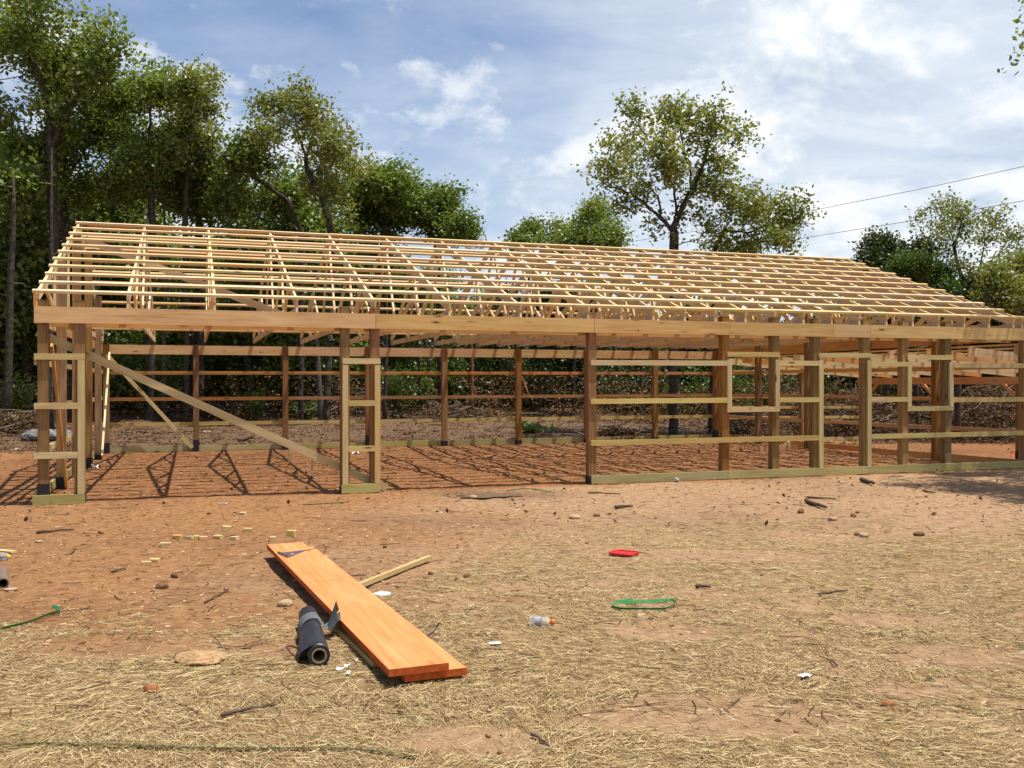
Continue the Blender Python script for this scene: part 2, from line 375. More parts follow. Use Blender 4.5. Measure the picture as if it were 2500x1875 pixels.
tan = ramp(nt, mixn, [(0.34, (0.19, 0.105, 0.052)), (0.5, (0.34, 0.205, 0.108)), (0.66, (0.46, 0.305, 0.175))])
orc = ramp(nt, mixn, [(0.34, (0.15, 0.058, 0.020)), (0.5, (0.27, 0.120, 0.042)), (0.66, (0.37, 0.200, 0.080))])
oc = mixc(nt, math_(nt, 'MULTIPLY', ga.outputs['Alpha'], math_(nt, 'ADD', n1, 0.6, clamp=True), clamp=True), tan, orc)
inner_clay = ramp(nt, mixn, [(0.34, (0.11, 0.042, 0.015)), (0.5, (0.22, 0.094, 0.034)), (0.66, (0.33, 0.165, 0.068))])  # darker, redder soil tone for the ground inside the barn
oc = mixc(nt, math_(nt, 'MULTIPLY', ramp(nt, ga.outputs['Alpha'], [(0.84, 0.0), (0.99, 1.0)]), 0.85), oc, inner_clay)
lit = ramp(nt, mixn, [(0.33, (0.045, 0.026, 0.014)), (0.5, (0.125, 0.074, 0.040)), (0.64, (0.215, 0.140, 0.082))])
oc = mixc(nt, math_(nt, 'MULTIPLY', sp.outputs[1], 0.92), oc, lit)
stc = ramp(nt, n3, [(0.35, (0.18, 0.10, 0.042)), (0.6, (0.36, 0.235, 0.11))])
oc = mixc(nt, math_(nt, 'MULTIPLY', sp.outputs[0], 0.60), oc, stc)
wetc = mixc(nt, 1.0, oc, (0.50, 0.47, 0.46), 'MULTIPLY')
oc = mixc(nt, sp.outputs[2], oc, wetc)
rg = math_(nt, 'SUBTRACT', 0.95, math_(nt, 'MULTIPLY', sp.outputs[2], 0.25))
hb = math_(nt, 'ADD', n2, math_(nt, 'MULTIPLY', n3, 0.5))
setbsdf(nt, b, oc, rg, 0.2, hb, 0.85, 0.035)
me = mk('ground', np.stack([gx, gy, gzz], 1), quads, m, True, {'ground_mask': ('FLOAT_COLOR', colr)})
tag(obj('ground', me), kind='structure')
def on_ground(px, py):
    """where the line of sight first meets the ground"""
    Y = np.arange(3.5, 90, 0.05); X = (px-CX)/F*Y; k = (H-(py-CY)/F*Y) <= ground_z(X, Y)
    y = float(Y[int(np.argmax(k))]) if k.any() else 60.0; x = (px-CX)/F*y
    return Vector((x, y, gz(x, y)))
# shallow puddle
pm, nt, b = new_mat('muddy_water'); setbsdf(nt, b, (0.15, 0.092, 0.046), 0.38, 0.35)
c = on_ground(1185, 1212); ring = []
for k in range(40):
    t = 2*math.pi*k/40; r = 1+0.22*math.sin(3*t+1)+0.12*math.sin(7*t)
    ring.append((c.x+0.46*r*math.cos(t), c.y+0.26*r*math.sin(t), c.z+0.012))
tag(obj('puddle', mk('puddle', ring+[(c.x, c.y, c.z+0.012)], [(k, (k+1) % 40, 40) for k in range(40)], pm)), kind='structure')

# ------------------------------------------------------------------ the pole barn
B = empty('barn_frame', (X0, Y0, 0), TH)
tag(B, 'open timber frame of a long pole barn with bare purlins over its gable roof', 'building')
Wd = 11.128; ZS = 2.835; RISE = 4.935-3.07; SL = RISE/(Wd/2)
PITCH = math.atan(SL)
def gl(s, w): p = Vector((X0, Y0, 0))+U*s+N*w; return gz(p.x, p.y)
def sg(w): return 17.90-0.045*w                                   # the right gable wall
def roof_top(w): return 3.030+SL*min(w, Wd-w)                     # top edge of the truss top chords
def post(s, w, top, wrap=0.0, size=0.14, low=None):
    g = gl(s, w) if low is None else low
    o = board('post', (s, w, g-0.25), (s, w, top), size, size, M['post'], B, up=(0, 1, 0))
    if wrap:
        k = obj('post_wrap', box_mesh('post_wrap', wrap+0.02, size+0.012, size+0.012, M['wrap']), o)
        L = top-g+0.25; k.matrix_local = Matrix.Translation((-L/2+0.25+wrap/2-0.01, 0, 0))
    return o
for s, wr in ((0.08, 0.30), (0.565, 0.16), (4.405, 0.12), (4.875, 0), (8.605, 0.14), (11.18, 0), (12.21, 0), (13.085, 0), (14.18, 0), (15.065, 0), (16.075, 0), (18.0, 0)):
    post(s, 0.07, ZS+0.10, wr)
for s, wr in ((0.08, 0.27), (2.22, 0.30), (4.47, 0.26), (6.67, 0.34), (8.80, 0.14), (10.97, 0.12), (13.08, 0.1), (15.28, 0.12), (17.33, 0.30)):
    post(s, Wd-0.07, 2.74, wr)
for w, wr in ((2.226, 0.20), (4.45, 0), (6.68, 0.22), (8.9, 0.12)):
    post(0.07, w, min(roof_top(w)-0.03, 4.7), wr)
    post(sg(w)-0.05, w, min(roof_top(w)-0.03, 4.7), 0)
# skirt boards along the eaves
js = [-0.03, 4.88, 8.62, 11.24, 13.42, 14.24, 17.95]
for a, b_ in zip(js, js[1:]):
    board('skirt_board', (a+0.003, -0.02, ZS-0.1175), (b_-0.003, -0.02, ZS-0.1175), 0.038, 0.235, M['skirt'], B)
for a, b_ in zip([0.16, 4.95, 8.7, 13.2], [4.94, 8.69, 13.19, 17.75]):
    board('inner_skirt_board', (a, 0.161, ZS-0.16), (b_, 0.161, ZS-0.16), 0.038, 0.235, M['pine_red'], B)
for a, b_ in zip([-0.03, 4.9, 9.8, 13.6], [4.897, 9.797, 13.597, 17.44]):
    board('skirt_board', (a, Wd+0.02, 2.6075), (b_, Wd+0.02, 2.6075), 0.038, 0.235, M['skirt'], B)
for s_f, s_b, mt in ((-0.02, -0.02, 'pine_red'), (sg(0)+0.045, sg(Wd)+0.045, 'pine_red')):
    h = Wd/2; sm = (s_f+s_b)/2
    board('gable_skirt_board', (s_f, 0.0, ZS-0.12), (sm, h-0.003, ZS-0.15), 0.036, 0.235, M[mt], B)
    board('gable_skirt_board', (sm, h+0.003, ZS-0.15), (s_b, Wd, ZS-0.18), 0.036, 0.235, M[mt], B)
board('corner_board', (-0.022, 0.02, ZS+0.002), (-0.022, 0.02, 3.05), 0.036, 0.09, M['pine_red'], B, up=(0, 1, 0))
# girts, baseboards and framed openings of the front wall
def g_front(a, b_, z, name='girt', mat='treated_light', d=0.089, w=-0.021):
    board(name, (a, w, z+GS*(a+0)), (b_, w, z+GS*b_), 0.038, d, M[mat], B)
M['treated_light'] = wood('light_treated_pine', (0.38, 0.26, 0.10), (0.50, 0.37, 0.155), (0.60, 0.47, 0.22), 0.3)
g1, g2, g3, g0 = 2.085, 1.41, 0.695, 0.065
for z in (2.117, 1.408, 0.695): g_front(-0.03, 0.545 if z != 2.117 else 0.635, z)
board('stud', (0.587, -0.021, 0.135), (0.587, -0.021, 2.07), 0.038, 0.089, M['treated_light'], B, up=(1, 0, 0))
g_front(-0.05, 0.64, g0-0.005, 'baseboard', 'treated', 0.14)
for z in (1.408, 0.69): g_front(4.448, 4.862, z)
g_front(4.355, 4.955, 2.072); g_front(4.34, 4.955, g0, 'baseboard', 'treated', 0.14)
for s in (4.40, 4.908): board('stud', (s, -0.022, 0.14), (s, -0.022, 2.025), 0.038, 0.089, M['treated_light'], B, up=(1, 0, 0))
g_front(8.56, 11.225, g1-0.02); g_front(8.56, 11.225, g2-0.005)
g_front(8.56, 13.105, g3)
for a, b_ in ((8.57, 11.2), (11.205, 14.2), (14.205, 17.93)): g_front(a, b_, g0+0.008, 'baseboard', 'treated', 0.14)
for s, z0, z1 in ((11.235, 1.30, 2.17), (12.225, 1.30, 2.17), (13.155, 0.16, 2.17), (14.215, 0.16, 2.17), (15.135, 1.28, 2.15), (16.115, 1.28, 2.15)):
    board('stud', (s, -0.023, z0), (s, -0.023, z1), 0.038, 0.089, M['treated_light'], B, up=(1, 0, 0))
g_front(11.19, 12.27, 2.225, 'window_header'); g_front(11.19, 12.27, 1.235, 'window_sill')
g_front(13.11, 14.26, 2.22, 'door_header')
g_front(15.09, 16.16, 2.195, 'window_header'); g_front(15.09, 16.16, 1.21, 'window_sill')
for z in (g1-0.015, g2-0.01): g_front(12.27, 13.108, z); g_front(14.262, 15.088, z-0.01); g_front(16.162, 17.93, z-0.03)
g_front(14.262, 17.93, g3+0.0)
# back wall and gable girts
for z, d, nm, mt in ((2.01, 0.089, 'girt', 'pine_red'), (1.345, 0.089, 'girt', 'pine_red'), (0.70, 0.089, 'girt', 'treated_light'), (0.07, 0.14, 'baseboard', 'treated')):
    for a, b_ in ((0.0, 4.46), (4.465, 8.79), (8.795, 13.07), (13.075, 17.42)):
        board(nm, (a, Wd+0.02, z+GS*a), (b_, Wd+0.02, z+GS*b_), 0.038, d, M[mt], B)
    for a, b_ in ((0.04, 4.44), (4.445, 8.9), (8.905, Wd-0.02)):
        board(nm, (-0.021, a, z+0.03), (-0.021, b_, z+0.03), 0.038, d, M['treated_light' if nm == 'girt' else 'treated'], B)
    for a, b_ in ((0.02, 4.44), (4.445, Wd-0.02)):
        board(nm, (sg(a)+0.045, a, z+0.07), (sg(b_)+0.045, b_, z+0.05), 0.038, d, M['pine_red'], B)
# temporary braces
def brace(p0, p1, thick, deep, mt='treated_light', up=(0, 0, 1)): return board('brace', p0, p1, thick, deep, M[mt], B, up=up)
brace((-0.02, 0.175, 2.475), (5.10, 0.175, 0.05), 0.038, 0.118)
brace((0.10, Wd-0.165, 2.46), (2.13, Wd-0.165, 0.10), 0.038, 0.089)
brace((0.16, 0.30, 2.3), (0.16, 2.08, 0.06), 0.038, 0.089, 'pine_red')
brace((0.165, 10.9, 2.50), (0.165, 8.75, 0.08), 0.038, 0.089, 'pine')
# roof braces under the trusses
brace((0.10, Wd/2+0.12, 4.60), (4.3, Wd/2+0.12, 3.05), 0.038, 0.14, 'pine')
brace((9.3, Wd/2+0.12, 4.6), (13.2, Wd/2+0.12, 3.05), 0.038, 0.089, 'pine')
brace((17.7, Wd/2+0.12, 4.6), (14.6, Wd/2+0.12, 3.05), 0.038, 0.089, 'pine')
for w in (3.7, 7.4):
    for a, b_ in ((0.0, 6.1), (6.12, 12.0), (12.02, 17.85)):
        brace((a, w, 2.93), (b_, w, 2.93), 0.089, 0.038, 'pine')
# trusses
def truss(s, gable=False):
    zb = 2.795
    cz = roof_top(0)-0.06
    plates = []
    def plate(w, z, a=0.10, b_=0.075):
        for sd in (-0.0205, 0.0205):
            v = [(sd-0.001, w-a, z-b_), (sd-0.001, w+a, z-b_), (sd-0.001, w+a, z+b_), (sd-0.001, w-a, z+b_),
                 (sd+0.001, w-a, z-b_), (sd+0.001, w+a, z-b_), (sd+0.001, w+a, z+b_), (sd+0.001, w-a, z+b_)]
            plates.append((v, [(0, 3, 2, 1), (4, 5, 6, 7), (0, 1, 5, 4), (2, 3, 7, 6), (1, 2, 6, 5), (0, 4, 7, 3)]))
    cosp = math.cos(PITCH); dz = 0.07/cosp
    tops = [Wd*k for k in (0.125, 0.25, 0.375, 0.5, 0.625, 0.75, 0.875)]
    bots = [Wd*k for k in (0.2, 0.4, 0.6, 0.8)]
    plate(0.16, zb+0.07, 0.12, 0.07); plate(Wd-0.16, zb+0.07, 0.12, 0.07)
    for w in tops: plate(w, roof_top(w)-dz, 0.08, 0.06)
    for w in bots: plate(w, zb+0.05, 0.09, 0.05)
    v, f = join(plates)
    t = empty('truss', (s, 0, 0)); t.parent = B
    tag(obj('gusset_plate', mk('gusset_plate', v, f, M['plate']), t), kind='stuff')
    mp = M['pine'] if not gable else M['pine']
    for sgn, a, b_ in ((1, 0.0, Wd/2), (-1, Wd, Wd/2)):
        board('top_chord', (0, a, roof_top(a)-dz), (0, b_, roof_top(b_)-dz-0.0), 0.038, 0.14, mp, t)
    board('bottom_chord', (0, 0.0, zb+0.058), (0, Wd/2-0.002, zb+0.058), 0.0375, 0.114, mp, t)
    board('bottom_chord', (0, Wd/2+0.002, zb+0.058), (0, Wd, zb+0.058), 0.0375, 0.114, mp, t)
    board('heel_block', (0, 0.025, zb+0.115), (0, 0.025, roof_top(0)-0.02), 0.0365, 0.05, M['pine_red'], t, up=(0, 1, 0))
    if gable:
        for w in (1.95, 3.8, 5.56, 7.4, 9.2):
            board('web', (0, w, zb+0.116), (0, w, roof_top(w)-dz*2+0.01), 0.0365, 0.089, mp, t, up=(0, 1, 0))
        for a, b_ in ((0.9, 1.9), (9.3, 10.2)):
            board('web', (0, a, roof_top(a)-dz*1.9), (0, b_, zb+0.12), 0.036, 0.089, mp, t, up=(0, 1, 0))
    else:
        path = [(tops[0], 1), (bots[0], 0), (tops[1], 1), (bots[1], 0), (tops[3], 1), (bots[2], 0), (tops[5], 1), (bots[3], 0), (tops[6], 1)]
        for k, ((a, ta), (b_, tb)) in enumerate(zip(path, path[1:])):
            za = roof_top(a)-dz*1.85 if ta else zb+0.112; zb_ = roof_top(b_)-dz*1.85 if tb else zb+0.112
            e = 0.03 if b_ > a else -0.03
            board('web', (0, a+e, za), (0, b_-e, zb_), 0.0365, 0.089, mp, t, up=(0, 1, 0))
    return t
T = 1.2192
TS = [0.0]+[T*k for k in range(1, 8)]+[T*7+T/2*k for k in range(1, 16)]+[17.90]
t0 = truss(0.0, True); t1 = truss(TS[1])
for i, s in enumerate(TS[2:]):
    src = t1 if i < len(TS)-3 else t0
    c = src.copy(); COL.objects.link(c); c.location = (s, 0, 0); c.rotation_euler = (0, 0, 0)
    for ch in src.children:
        k = ch.copy(); COL.objects.link(k); k.parent = c
# purlins: eleven rows a side, lapped lengths
SLEN = math.hypot(Wd/2, RISE); PIECES = [(-0.045, 3.69), (3.693, 8.56), (8.563, 13.44), (13.443, 17.985)]
PIECES2 = [(-0.045, 4.905), (4.908, 9.78), (9.783, 14.66), (14.663, 17.975)]
for side in (0, 1):
    nrm = Vector((0, -math.sin(PITCH) if side == 0 else math.sin(PITCH), math.cos(PITCH)))
    for r in range(11):
        d0 = 0.03 if side == 0 else 0.20; dist = d0+(SLEN-0.07-d0)*r/10
        w = dist*math.cos(PITCH); w = w if side == 0 else Wd-w
        z = roof_top(w)+0.019/math.cos(PITCH)+0.001
        for a, b_ in (PIECES if r % 2 else PIECES2):
            j = random.uniform(-0.006, 0.006)
            board('purlin', (a+(random.uniform(-0.02, 0.02) if a < 0 else 0), w, z+j), (b_+(random.uniform(-0.02, 0.02) if b_ > 17 else 0), w, z-j), 0.089, 0.038, M['pine'], B, up=nrm)
# open lean-to on the right end
SO = 22.72
def lz(s): return 2.37-0.083*(s-17.4)                               # underside of its rafters
for k in range(10):
    w = 11.05-1.2*k; s0 = sg(w)+0.07
    r = board('rafter', (s0, w, lz(s0)+0.095), (SO+0.12, w, lz(SO+0.12)+0.095), 0.038, 0.19, M['pine_red' if k % 3 == 1 else 'pine'], B)
for k in range(9):
    s = 18.05+0.6*k
    for a, b_ in ((0.2, 5.6), (5.603, 11.12)):
        board('purlin', (s, a, lz(s)+0.195+0.019), (s, b_, lz(s)+0.195+0.019), 0.089, 0.038, M['pine'], B)
for a, b_ in ((0.1, 5.79), (5.793, Wd)):
    board('header_beam', (SO, a, 1.825), (SO, b_, 1.825), 0.038, 0.20, M['pine_red'], B)
    board('header_beam', (SO-0.18, a, 1.825), (SO-0.18, b_, 1.825), 0.038, 0.19, M['pine_red'], B)
for w in (10.85, 7.72, 4.72, 1.6):
    post(SO-0.09, w, 1.92, 0.24)
    for e in ((-1,) if w > 10 else (-1, 1)):
        board('knee_brace', (SO-0.09, w+e*0.07, 1.35), (SO-0.09, w+e*0.62, 1.80), 0.038, 0.089, M['pine_red'], B, up=(0, e*-1, 1))
post(20.4, Wd-0.07, 2.25, 0)
for z, d, mt in ((2.11, 0.12, 'pine'), (1.345, 0.089, 'pine_red'), (0.70, 0.089, 'treated_light'), (0.02, 0.089, 'treated_light'), (1.02, 0.089, 'treated_light')):
    board('girt', (17.47, Wd+0.02, z), (SO, Wd+0.02, z-0.03), 0.038, d, M[mt], B)
# carpenter's pencil marks and numbers on boards
tm = simple('black_ink', (0.01, 0.01, 0.01), 0.9)
for txt, s, w, z in (('13', 9.40, -0.0415, 2.635), ('13', 11.62, -0.0425, 1.265)):
    cu = bpy.data.curves.new('lettering', 'FONT'); cu.body = txt; cu.size = 0.06
    tmp = bpy.data.objects.new('tmp', cu); COL.objects.link(tmp); me = bpy.data.meshes.new_from_object(tmp)
    bpy.data.objects.remove(tmp); bpy.data.curves.remove(cu); me.materials.append(tm)
    o = obj('lettering', me, B); o.location = (s, w, z); o.rotation_euler = (math.pi/2, 0, 0)

# ------------------------------------------------------------------ trees
def colonize(attr, nodes, parents, step, di, dk, iters=110, seed=0):
    rng = np.random.default_rng(seed); nodes = [np.array(n, float) for n in nodes]; parents = list(parents)
    A = attr.copy(); ni = np.zeros(len(A), int); nd = np.full(len(A), 1e9); done = 0
    for it in range(iters):
        new = np.array(nodes[done:])
        if len(new) == 0: break
        for c0 in range(0, len(new), 400):
            D = np.linalg.norm(A[:, None, :]-new[None, c0:c0+400, :], axis=2); k = D.argmin(1); dm = D[np.arange(len(A)), k]
            b = dm < nd; nd[b] = dm[b]; ni[b] = k[b]+done+c0
        done = len(nodes)
        keep = nd > dk; A = A[keep]; ni = ni[keep]; nd = nd[keep]
        act = nd < di
        if not act.any(): break
        arr = np.array(nodes); dirs = np.zeros((len(nodes), 3))
        v = A[act]-arr[ni[act]]; v /= np.linalg.norm(v, axis=1)[:, None]+1e-9
        np.add.at(dirs, ni[act], v); idx = np.unique(ni[act])
        for i in idx:
            d = dirs[i]; n = np.linalg.norm(d)
            if n < 0.05: d = rng.normal(size=3); n = np.linalg.norm(d)
            d = d/n+rng.normal(size=3)*0.16+np.array([0, 0, 0.06]); d /= np.linalg.norm(d)
            nodes.append(arr[i]+d*step); parents.append(int(i))
    return np.array(nodes), np.array(parents)
def skel_mesh(nodes, par, r_tip, r_base, n_trunk, sides=6, expo=2.25):
    n = len(nodes); a = np.zeros(n)
    kids = np.zeros(n, int); np.add.at(kids, par[1:], 1)
    acc = np.where(kids == 0, 1.0, 0.0); hgt = np.zeros(n)
    for i in range(n-1, 0, -1): acc[par[i]] += acc[i]; hgt[par[i]] = max(hgt[par[i]], hgt[i]+1)
    rad = r_tip*acc**(math.log(r_base/r_tip)/math.log(max(acc[0], 3)))
    flare = np.ones(n); flare[0] = 1.35; rad = rad*flare
    d = nodes-nodes[par]; d[0] = d[1] if n > 1 else (0, 0, 1); L = np.linalg.norm(d, axis=1)[:, None]+1e-9; d = d/L
    ref = np.where(np.abs(d[:, 2:3]) > 0.9, np.array([[1.0, 0, 0]]), np.array([[0, 0, 1.0]]))
    e1 = np.cross(d, ref); e1 /= np.linalg.norm(e1, axis=1)[:, None]; e2 = np.cross(d, e1)
    t = 2*np.pi*np.arange(sides)/sides
    ring = (np.cos(t)[None, :, None]*e1[:, None]+np.sin(t)[None, :, None]*e2[:, None])
    top = nodes[:, None]+ring*rad[:, None, None]
    pr = np.minimum(rad[par], rad*1.25)
    bot = nodes[par][:, None]+ring*pr[:, None, None]-d[:, None]*0.01
    V = np.concatenate([bot[1:], top[1:]], 1).reshape(-1, 3)
    m_ = n-1; base = (np.arange(m_)*2*sides)[:, None]; k = np.arange(sides)[None]; k2 = (k+1) % sides
    Q = np.stack([base+k, base+k2, base+sides+k2, base+sides+k], 2).reshape(-1, 4)
    return V, Q, hgt
def leaf_mesh(cent, size, rng, flat=0.35, clump=None, rnd=None):
    n = len(cent); nrm = rng.normal(size=(n, 3)); nrm[:, 2] = np.abs(nrm[:, 2])+flat; nrm /= np.linalg.norm(nrm, axis=1)[:, None]
    a = np.cross(nrm, rng.normal(size=(n, 3))); a /= np.linalg.norm(a, axis=1)[:, None]; b = np.cross(nrm, a)
    s = (size*rng.uniform(0.65, 1.35, n))[:, None]
    dr = nrm*s*0.18
    V = np.stack([cent-a*s*0.5, cent+b*s*0.30-dr*0.5, cent+a*s*0.5-dr, cent-b*s*0.30-dr*0.5], 1).reshape(-1, 3)
    Q = np.arange(n*4).reshape(n, 4)
    r = rng.uniform(0, 1, n)**1.3 if rnd is None else np.clip(rnd+rng.normal(size=n)*0.16, 0, 1)
    return V, Q, np.repeat(r, 4)
def sample_lobes(lobes, n, rng):
    vol = np.array([l[3]*l[4]*l[5] for l in lobes])**0.75; vol /= vol.sum(); out = []
    for l, k in zip(lobes, rng.multinomial(n, vol)):
        p = rng.normal(size=(k, 3)); p /= np.linalg.norm(p, axis=1)[:, None]+1e-9; p *= (rng.uniform(0.15, 1, k)**0.45)[:, None]
        out.append(p*np.array(l[3:6])+np.array(l[0:3]))
    return np.concatenate(out)
def ragged(lobes, rng):
    out = []
    for (x, y, z, a, b, c) in lobes:
        out.append((x, y, z, a*.7, b*.7, c*.7))
        for k in range(5):
            u = rng.normal(size=3); u /= np.linalg.norm(u); f = rng.uniform(.34, .55)
            out.append((x+u[0]*a*.8, y+u[1]*b*.8, z+u[2]*c*.8, a*f, b*f, c*f))
    return out
def build_tree(seed, lobes, trunk, r_base, n_attr=900, leaves=11250, leaf=0.111, spread=0.27, step=0.32, r_tip=0.010, di=3.2, dk=0.45, sides=6, thin=0.03, tipn=3, trunks=None, gate=0.38):
    """lobes and trunk in local metres; returns (branch arrays, leaf arrays)"""
    rng = np.random.default_rng(seed)
    attr = sample_lobes(ragged(lobes, rng), n_attr, rng)
    nodes = []; par = []
    pts = [np.array(p, float) for p in trunk]
    nodes.append(pts[0]); par.append(0)
    for a, b in zip(pts, pts[1:]):
        k = max(1, int(np.linalg.norm(b-a)/step))
        for j in range(1, k+1):
            p = a+(b-a)*j/k+rng.normal(size=3)*0.02; nodes.append(p); par.append(len(nodes)-2)
    for tr in (trunks or []):                      # hand-placed limbs that start on a trunk node
        q = [np.array(p, float) for p in tr]; arr = np.array(nodes); st = int(np.linalg.norm(arr-q[0], axis=1).argmin()); prev = st; cur = arr[st]
        for b in q[1:]:
            k = max(1, int(np.linalg.norm(b-cur)/step)); a = cur.copy()
            for j in range(1, k+1):
                nodes.append(a+(b-a)*j/k+rng.normal(size=3)*0.03); par.append(prev); prev = len(nodes)-1
            cur = b
    nt_ = len(nodes)
    nodes, par = colonize(attr, nodes, par, step, di, dk, 120, seed)
    V, Q, hgt = skel_mesh(nodes, par, r_tip, r_base, nt_, sides)
    tips = np.where((hgt <= tipn) & (np.arange(len(hgt)) > nt_))[0]
    if len(tips) == 0: tips = np.arange(nt_, len(nodes))
    wt = rng.uniform(0.12, 1, len(tips))**1.6; wt /= wt.sum(); pick = tips[rng.choice(len(tips), leaves, p=wt)]
    cr = rng.uniform(0, 1, len(nodes))
    leaf *= 1.25; leaves = int(leaves*0.85)
    fld = lambda p: 0.5*(fbm(p[:, 0]+p[:, 1]*0.6, p[:, 2], 0.85, 2, seed)+fbm(p[:, 1]-p[:, 0]*0.5+7, p[:, 2]*1.1, 0.85, 2, seed+5))
    pf_ = fld(nodes[pick]); pick = pick[pf_ > np.quantile(pf_, gate)]
    nc = min(leaves//8, len(pick)); ce = nodes[pick[:nc]]+rng.normal(size=(nc, 3))*spread*np.array([1, 1, 0.85]); ci = rng.integers(0, nc, leaves); pick = pick[ci]
    cent = ce[ci]+rng.normal(size=(leaves, 3))*leaf*1.05
    zr = (cent[:, 2]-cent[:, 2].min())/(np.ptp(cent[:, 2])+1e-6)
    LV, LQ, r = leaf_mesh(cent, leaf, rng, rnd=0.25+0.4*cr[pick])
    return (V, Q), (LV, LQ, r)
def tree_object(name, label, data, loc, bark='bark_dark', leafm='leaf', group=None, rz=0, sc=1.0, cat='tree'):
    root = empty(name, loc, rz); root.scale = (sc, sc, sc); tag(root, label, cat, group)
    (V, Q), (LV, LQ, r) = data
    obj('trunk', mk('trunk', V, Q, M[bark], True), root)
    obj('crown', mk('crown', LV, LQ, M[leafm], False, {'rnd': ('FLOAT', r)}), root)
    return root
def copy_tree(src, loc, rz, sc, label, leafm=None):
    c = src.copy(); COL.objects.link(c); c.location = loc; c.rotation_euler = (0, 0, rz); c.scale = (sc[0], sc[0], sc[1]); c['label'] = label
    for ch in src.children:
        k = ch.copy(); COL.objects.link(k); k.parent = c
        if leafm and ch.name.startswith('crown'):
            k.material_slots[0].link = 'OBJECT'; k.material_slots[0].material = M[leafm]
    return c
# trees that are traced one by one: crown clumps given where the photograph shows them
def px_tree(name, label, seed, depth, base, org, sc, lobes, trunk, r_base, limbs=None, bark='bark_dark', leafm='leaf', dz=1.0, **kw):
    rng = np.random.default_rng(seed+99)
    cv = lambda x, y, d=0.0: far(org[0]+x/sc, org[1]+y/sc, depth+d)
    bx = (base-CX)/F*depth; g = gz(bx, depth); loc = Vector((bx, depth, g))
    L = []
    for (x, y, rx, ry) in lobes:
        k = 1.20 if org == (0, 0) else 0.94 if base == 1643 else 1.02 if base in (1643, 1735, 795, 2360) else 1.14
        rx *= k; ry *= k; r = (rx+ry)/2/sc/F*depth; d = rng.uniform(-1, 1)*dz*1.6
        c = cv(x, y, d)-loc; L.append((c.x, c.y, c.z, rx/sc/F*depth, r*1.25*dz, ry/sc/F*depth))
    tr = [(0, 0, -0.2)]+[tuple(cv(x, y)-loc) for (x, y) in trunk]; r_base *= 0.85; kw['r_tip'] = 0.006; kw['leaves'] = int(kw.get('leaves', 9000)*(0.78 if org == (0, 0) else 1)); kw['gate'] = 0.15 if base in (1643, 1735, 795, 2360) else 0.35; kw['n_attr'] = int(kw.get('n_attr', 900)*1.15)
    lm = []
    for li in (limbs or []):
        d = 0; q = []
        dd = rng.uniform(-1, 1)*dz*0.9
        for k, (x, y) in enumerate(li): q.append(tuple(cv(x, y, dd*k/max(1, len(li)-1))-loc))
        lm.append(q)
    return tree_object(name, label, build_tree(seed, L, tr, r_base, trunks=lm, **kw), loc, bark, leafm)
# the oak standing alone behind the middle of the barn
px_tree('oak_tree', 'tall solitary oak with open spreading crown rising behind the right half of the roof', 11, 33.0, 1643, (1300, 100), 2.765,
    [(700, 470, 130, 80), (960, 480, 80, 120), (1010, 380, 30, 50), (1230, 520, 130, 110), (1330, 430, 40, 50), (1400, 640, 100, 60), (520, 700, 110, 80), (700, 720, 140, 100),
     (880, 660, 110, 120), (1090, 680, 90, 90), (1260, 660, 110, 70), (960, 850, 150, 100), (600, 890, 150, 90), (430, 930, 60, 50), (700, 1050, 170, 90), (620, 1120, 90, 60),
     (1300, 850, 100, 50), (1150, 1000, 120, 90), (830, 1240, 70, 50), (930, 1350, 60, 40), (1100, 1250, 130, 70)],
    [(955, 2000), (955, 1560), (955, 1290)], 0.20,
    [[(955, 1290), (975, 1170), (960, 1000), (900, 870), (800, 720), (700, 560)], [(975, 1170), (1090, 1010), (1160, 820), (1200, 680), (1290, 500)],
     [(1100, 1000), (1060, 850), (1010, 690), (980, 520), (1015, 400)], [(955, 1290), (860, 1190), (760, 1090), (620, 1010), (470, 960)], [(860, 1190), (850, 1050), (700, 900), (560, 790)],
     [(955, 1385), (1080, 1350), (1210, 1270), (1330, 1190)], [(1160, 820), (1300, 700), (1440, 600)]],
    bark='bark_dark', leafm='leaf_olive', n_attr=1300, leaves=9500, leaf=0.126, spread=0.24, step=0.22, di=2.2, dk=0.30, r_tip=0.009, thin=0.022)
px_tree('leaning_oak_tree', 'low oak leaning right beside the solitary oak, long limb reaching to the right', 12, 33.8, 1735, (1300, 100), 2.765,
    [(1270, 1000, 80, 60), (1400, 1040, 160, 80), (1570, 1090, 140, 80), (1770, 1130, 100, 70), (1860, 1180, 50, 60), (1480, 1190, 200, 60), (1650, 1240, 150, 60), (1300, 1410, 130, 30),
     (1450, 1400, 160, 40), (1600, 1330, 100, 50), (1350, 1300, 100, 50)],
    [(1225, 1480), (1240, 1390), (1300, 1260), (1350, 1190)], 0.11,
    [[(1225, 1480), (1400, 1400), (1560, 1330), (1720, 1240), (1860, 1170)], [(1300, 1260), (1450, 1300), (1560, 1250), (1650, 1180)], [(1620, 1330), (1680, 1370), (1715, 1410)]],
    leafm='leaf_olive', n_attr=700, leaves=7500, leaf=0.118, spread=0.22, step=0.22, di=2.2, dk=0.30, r_tip=0.009, thin=0.02)
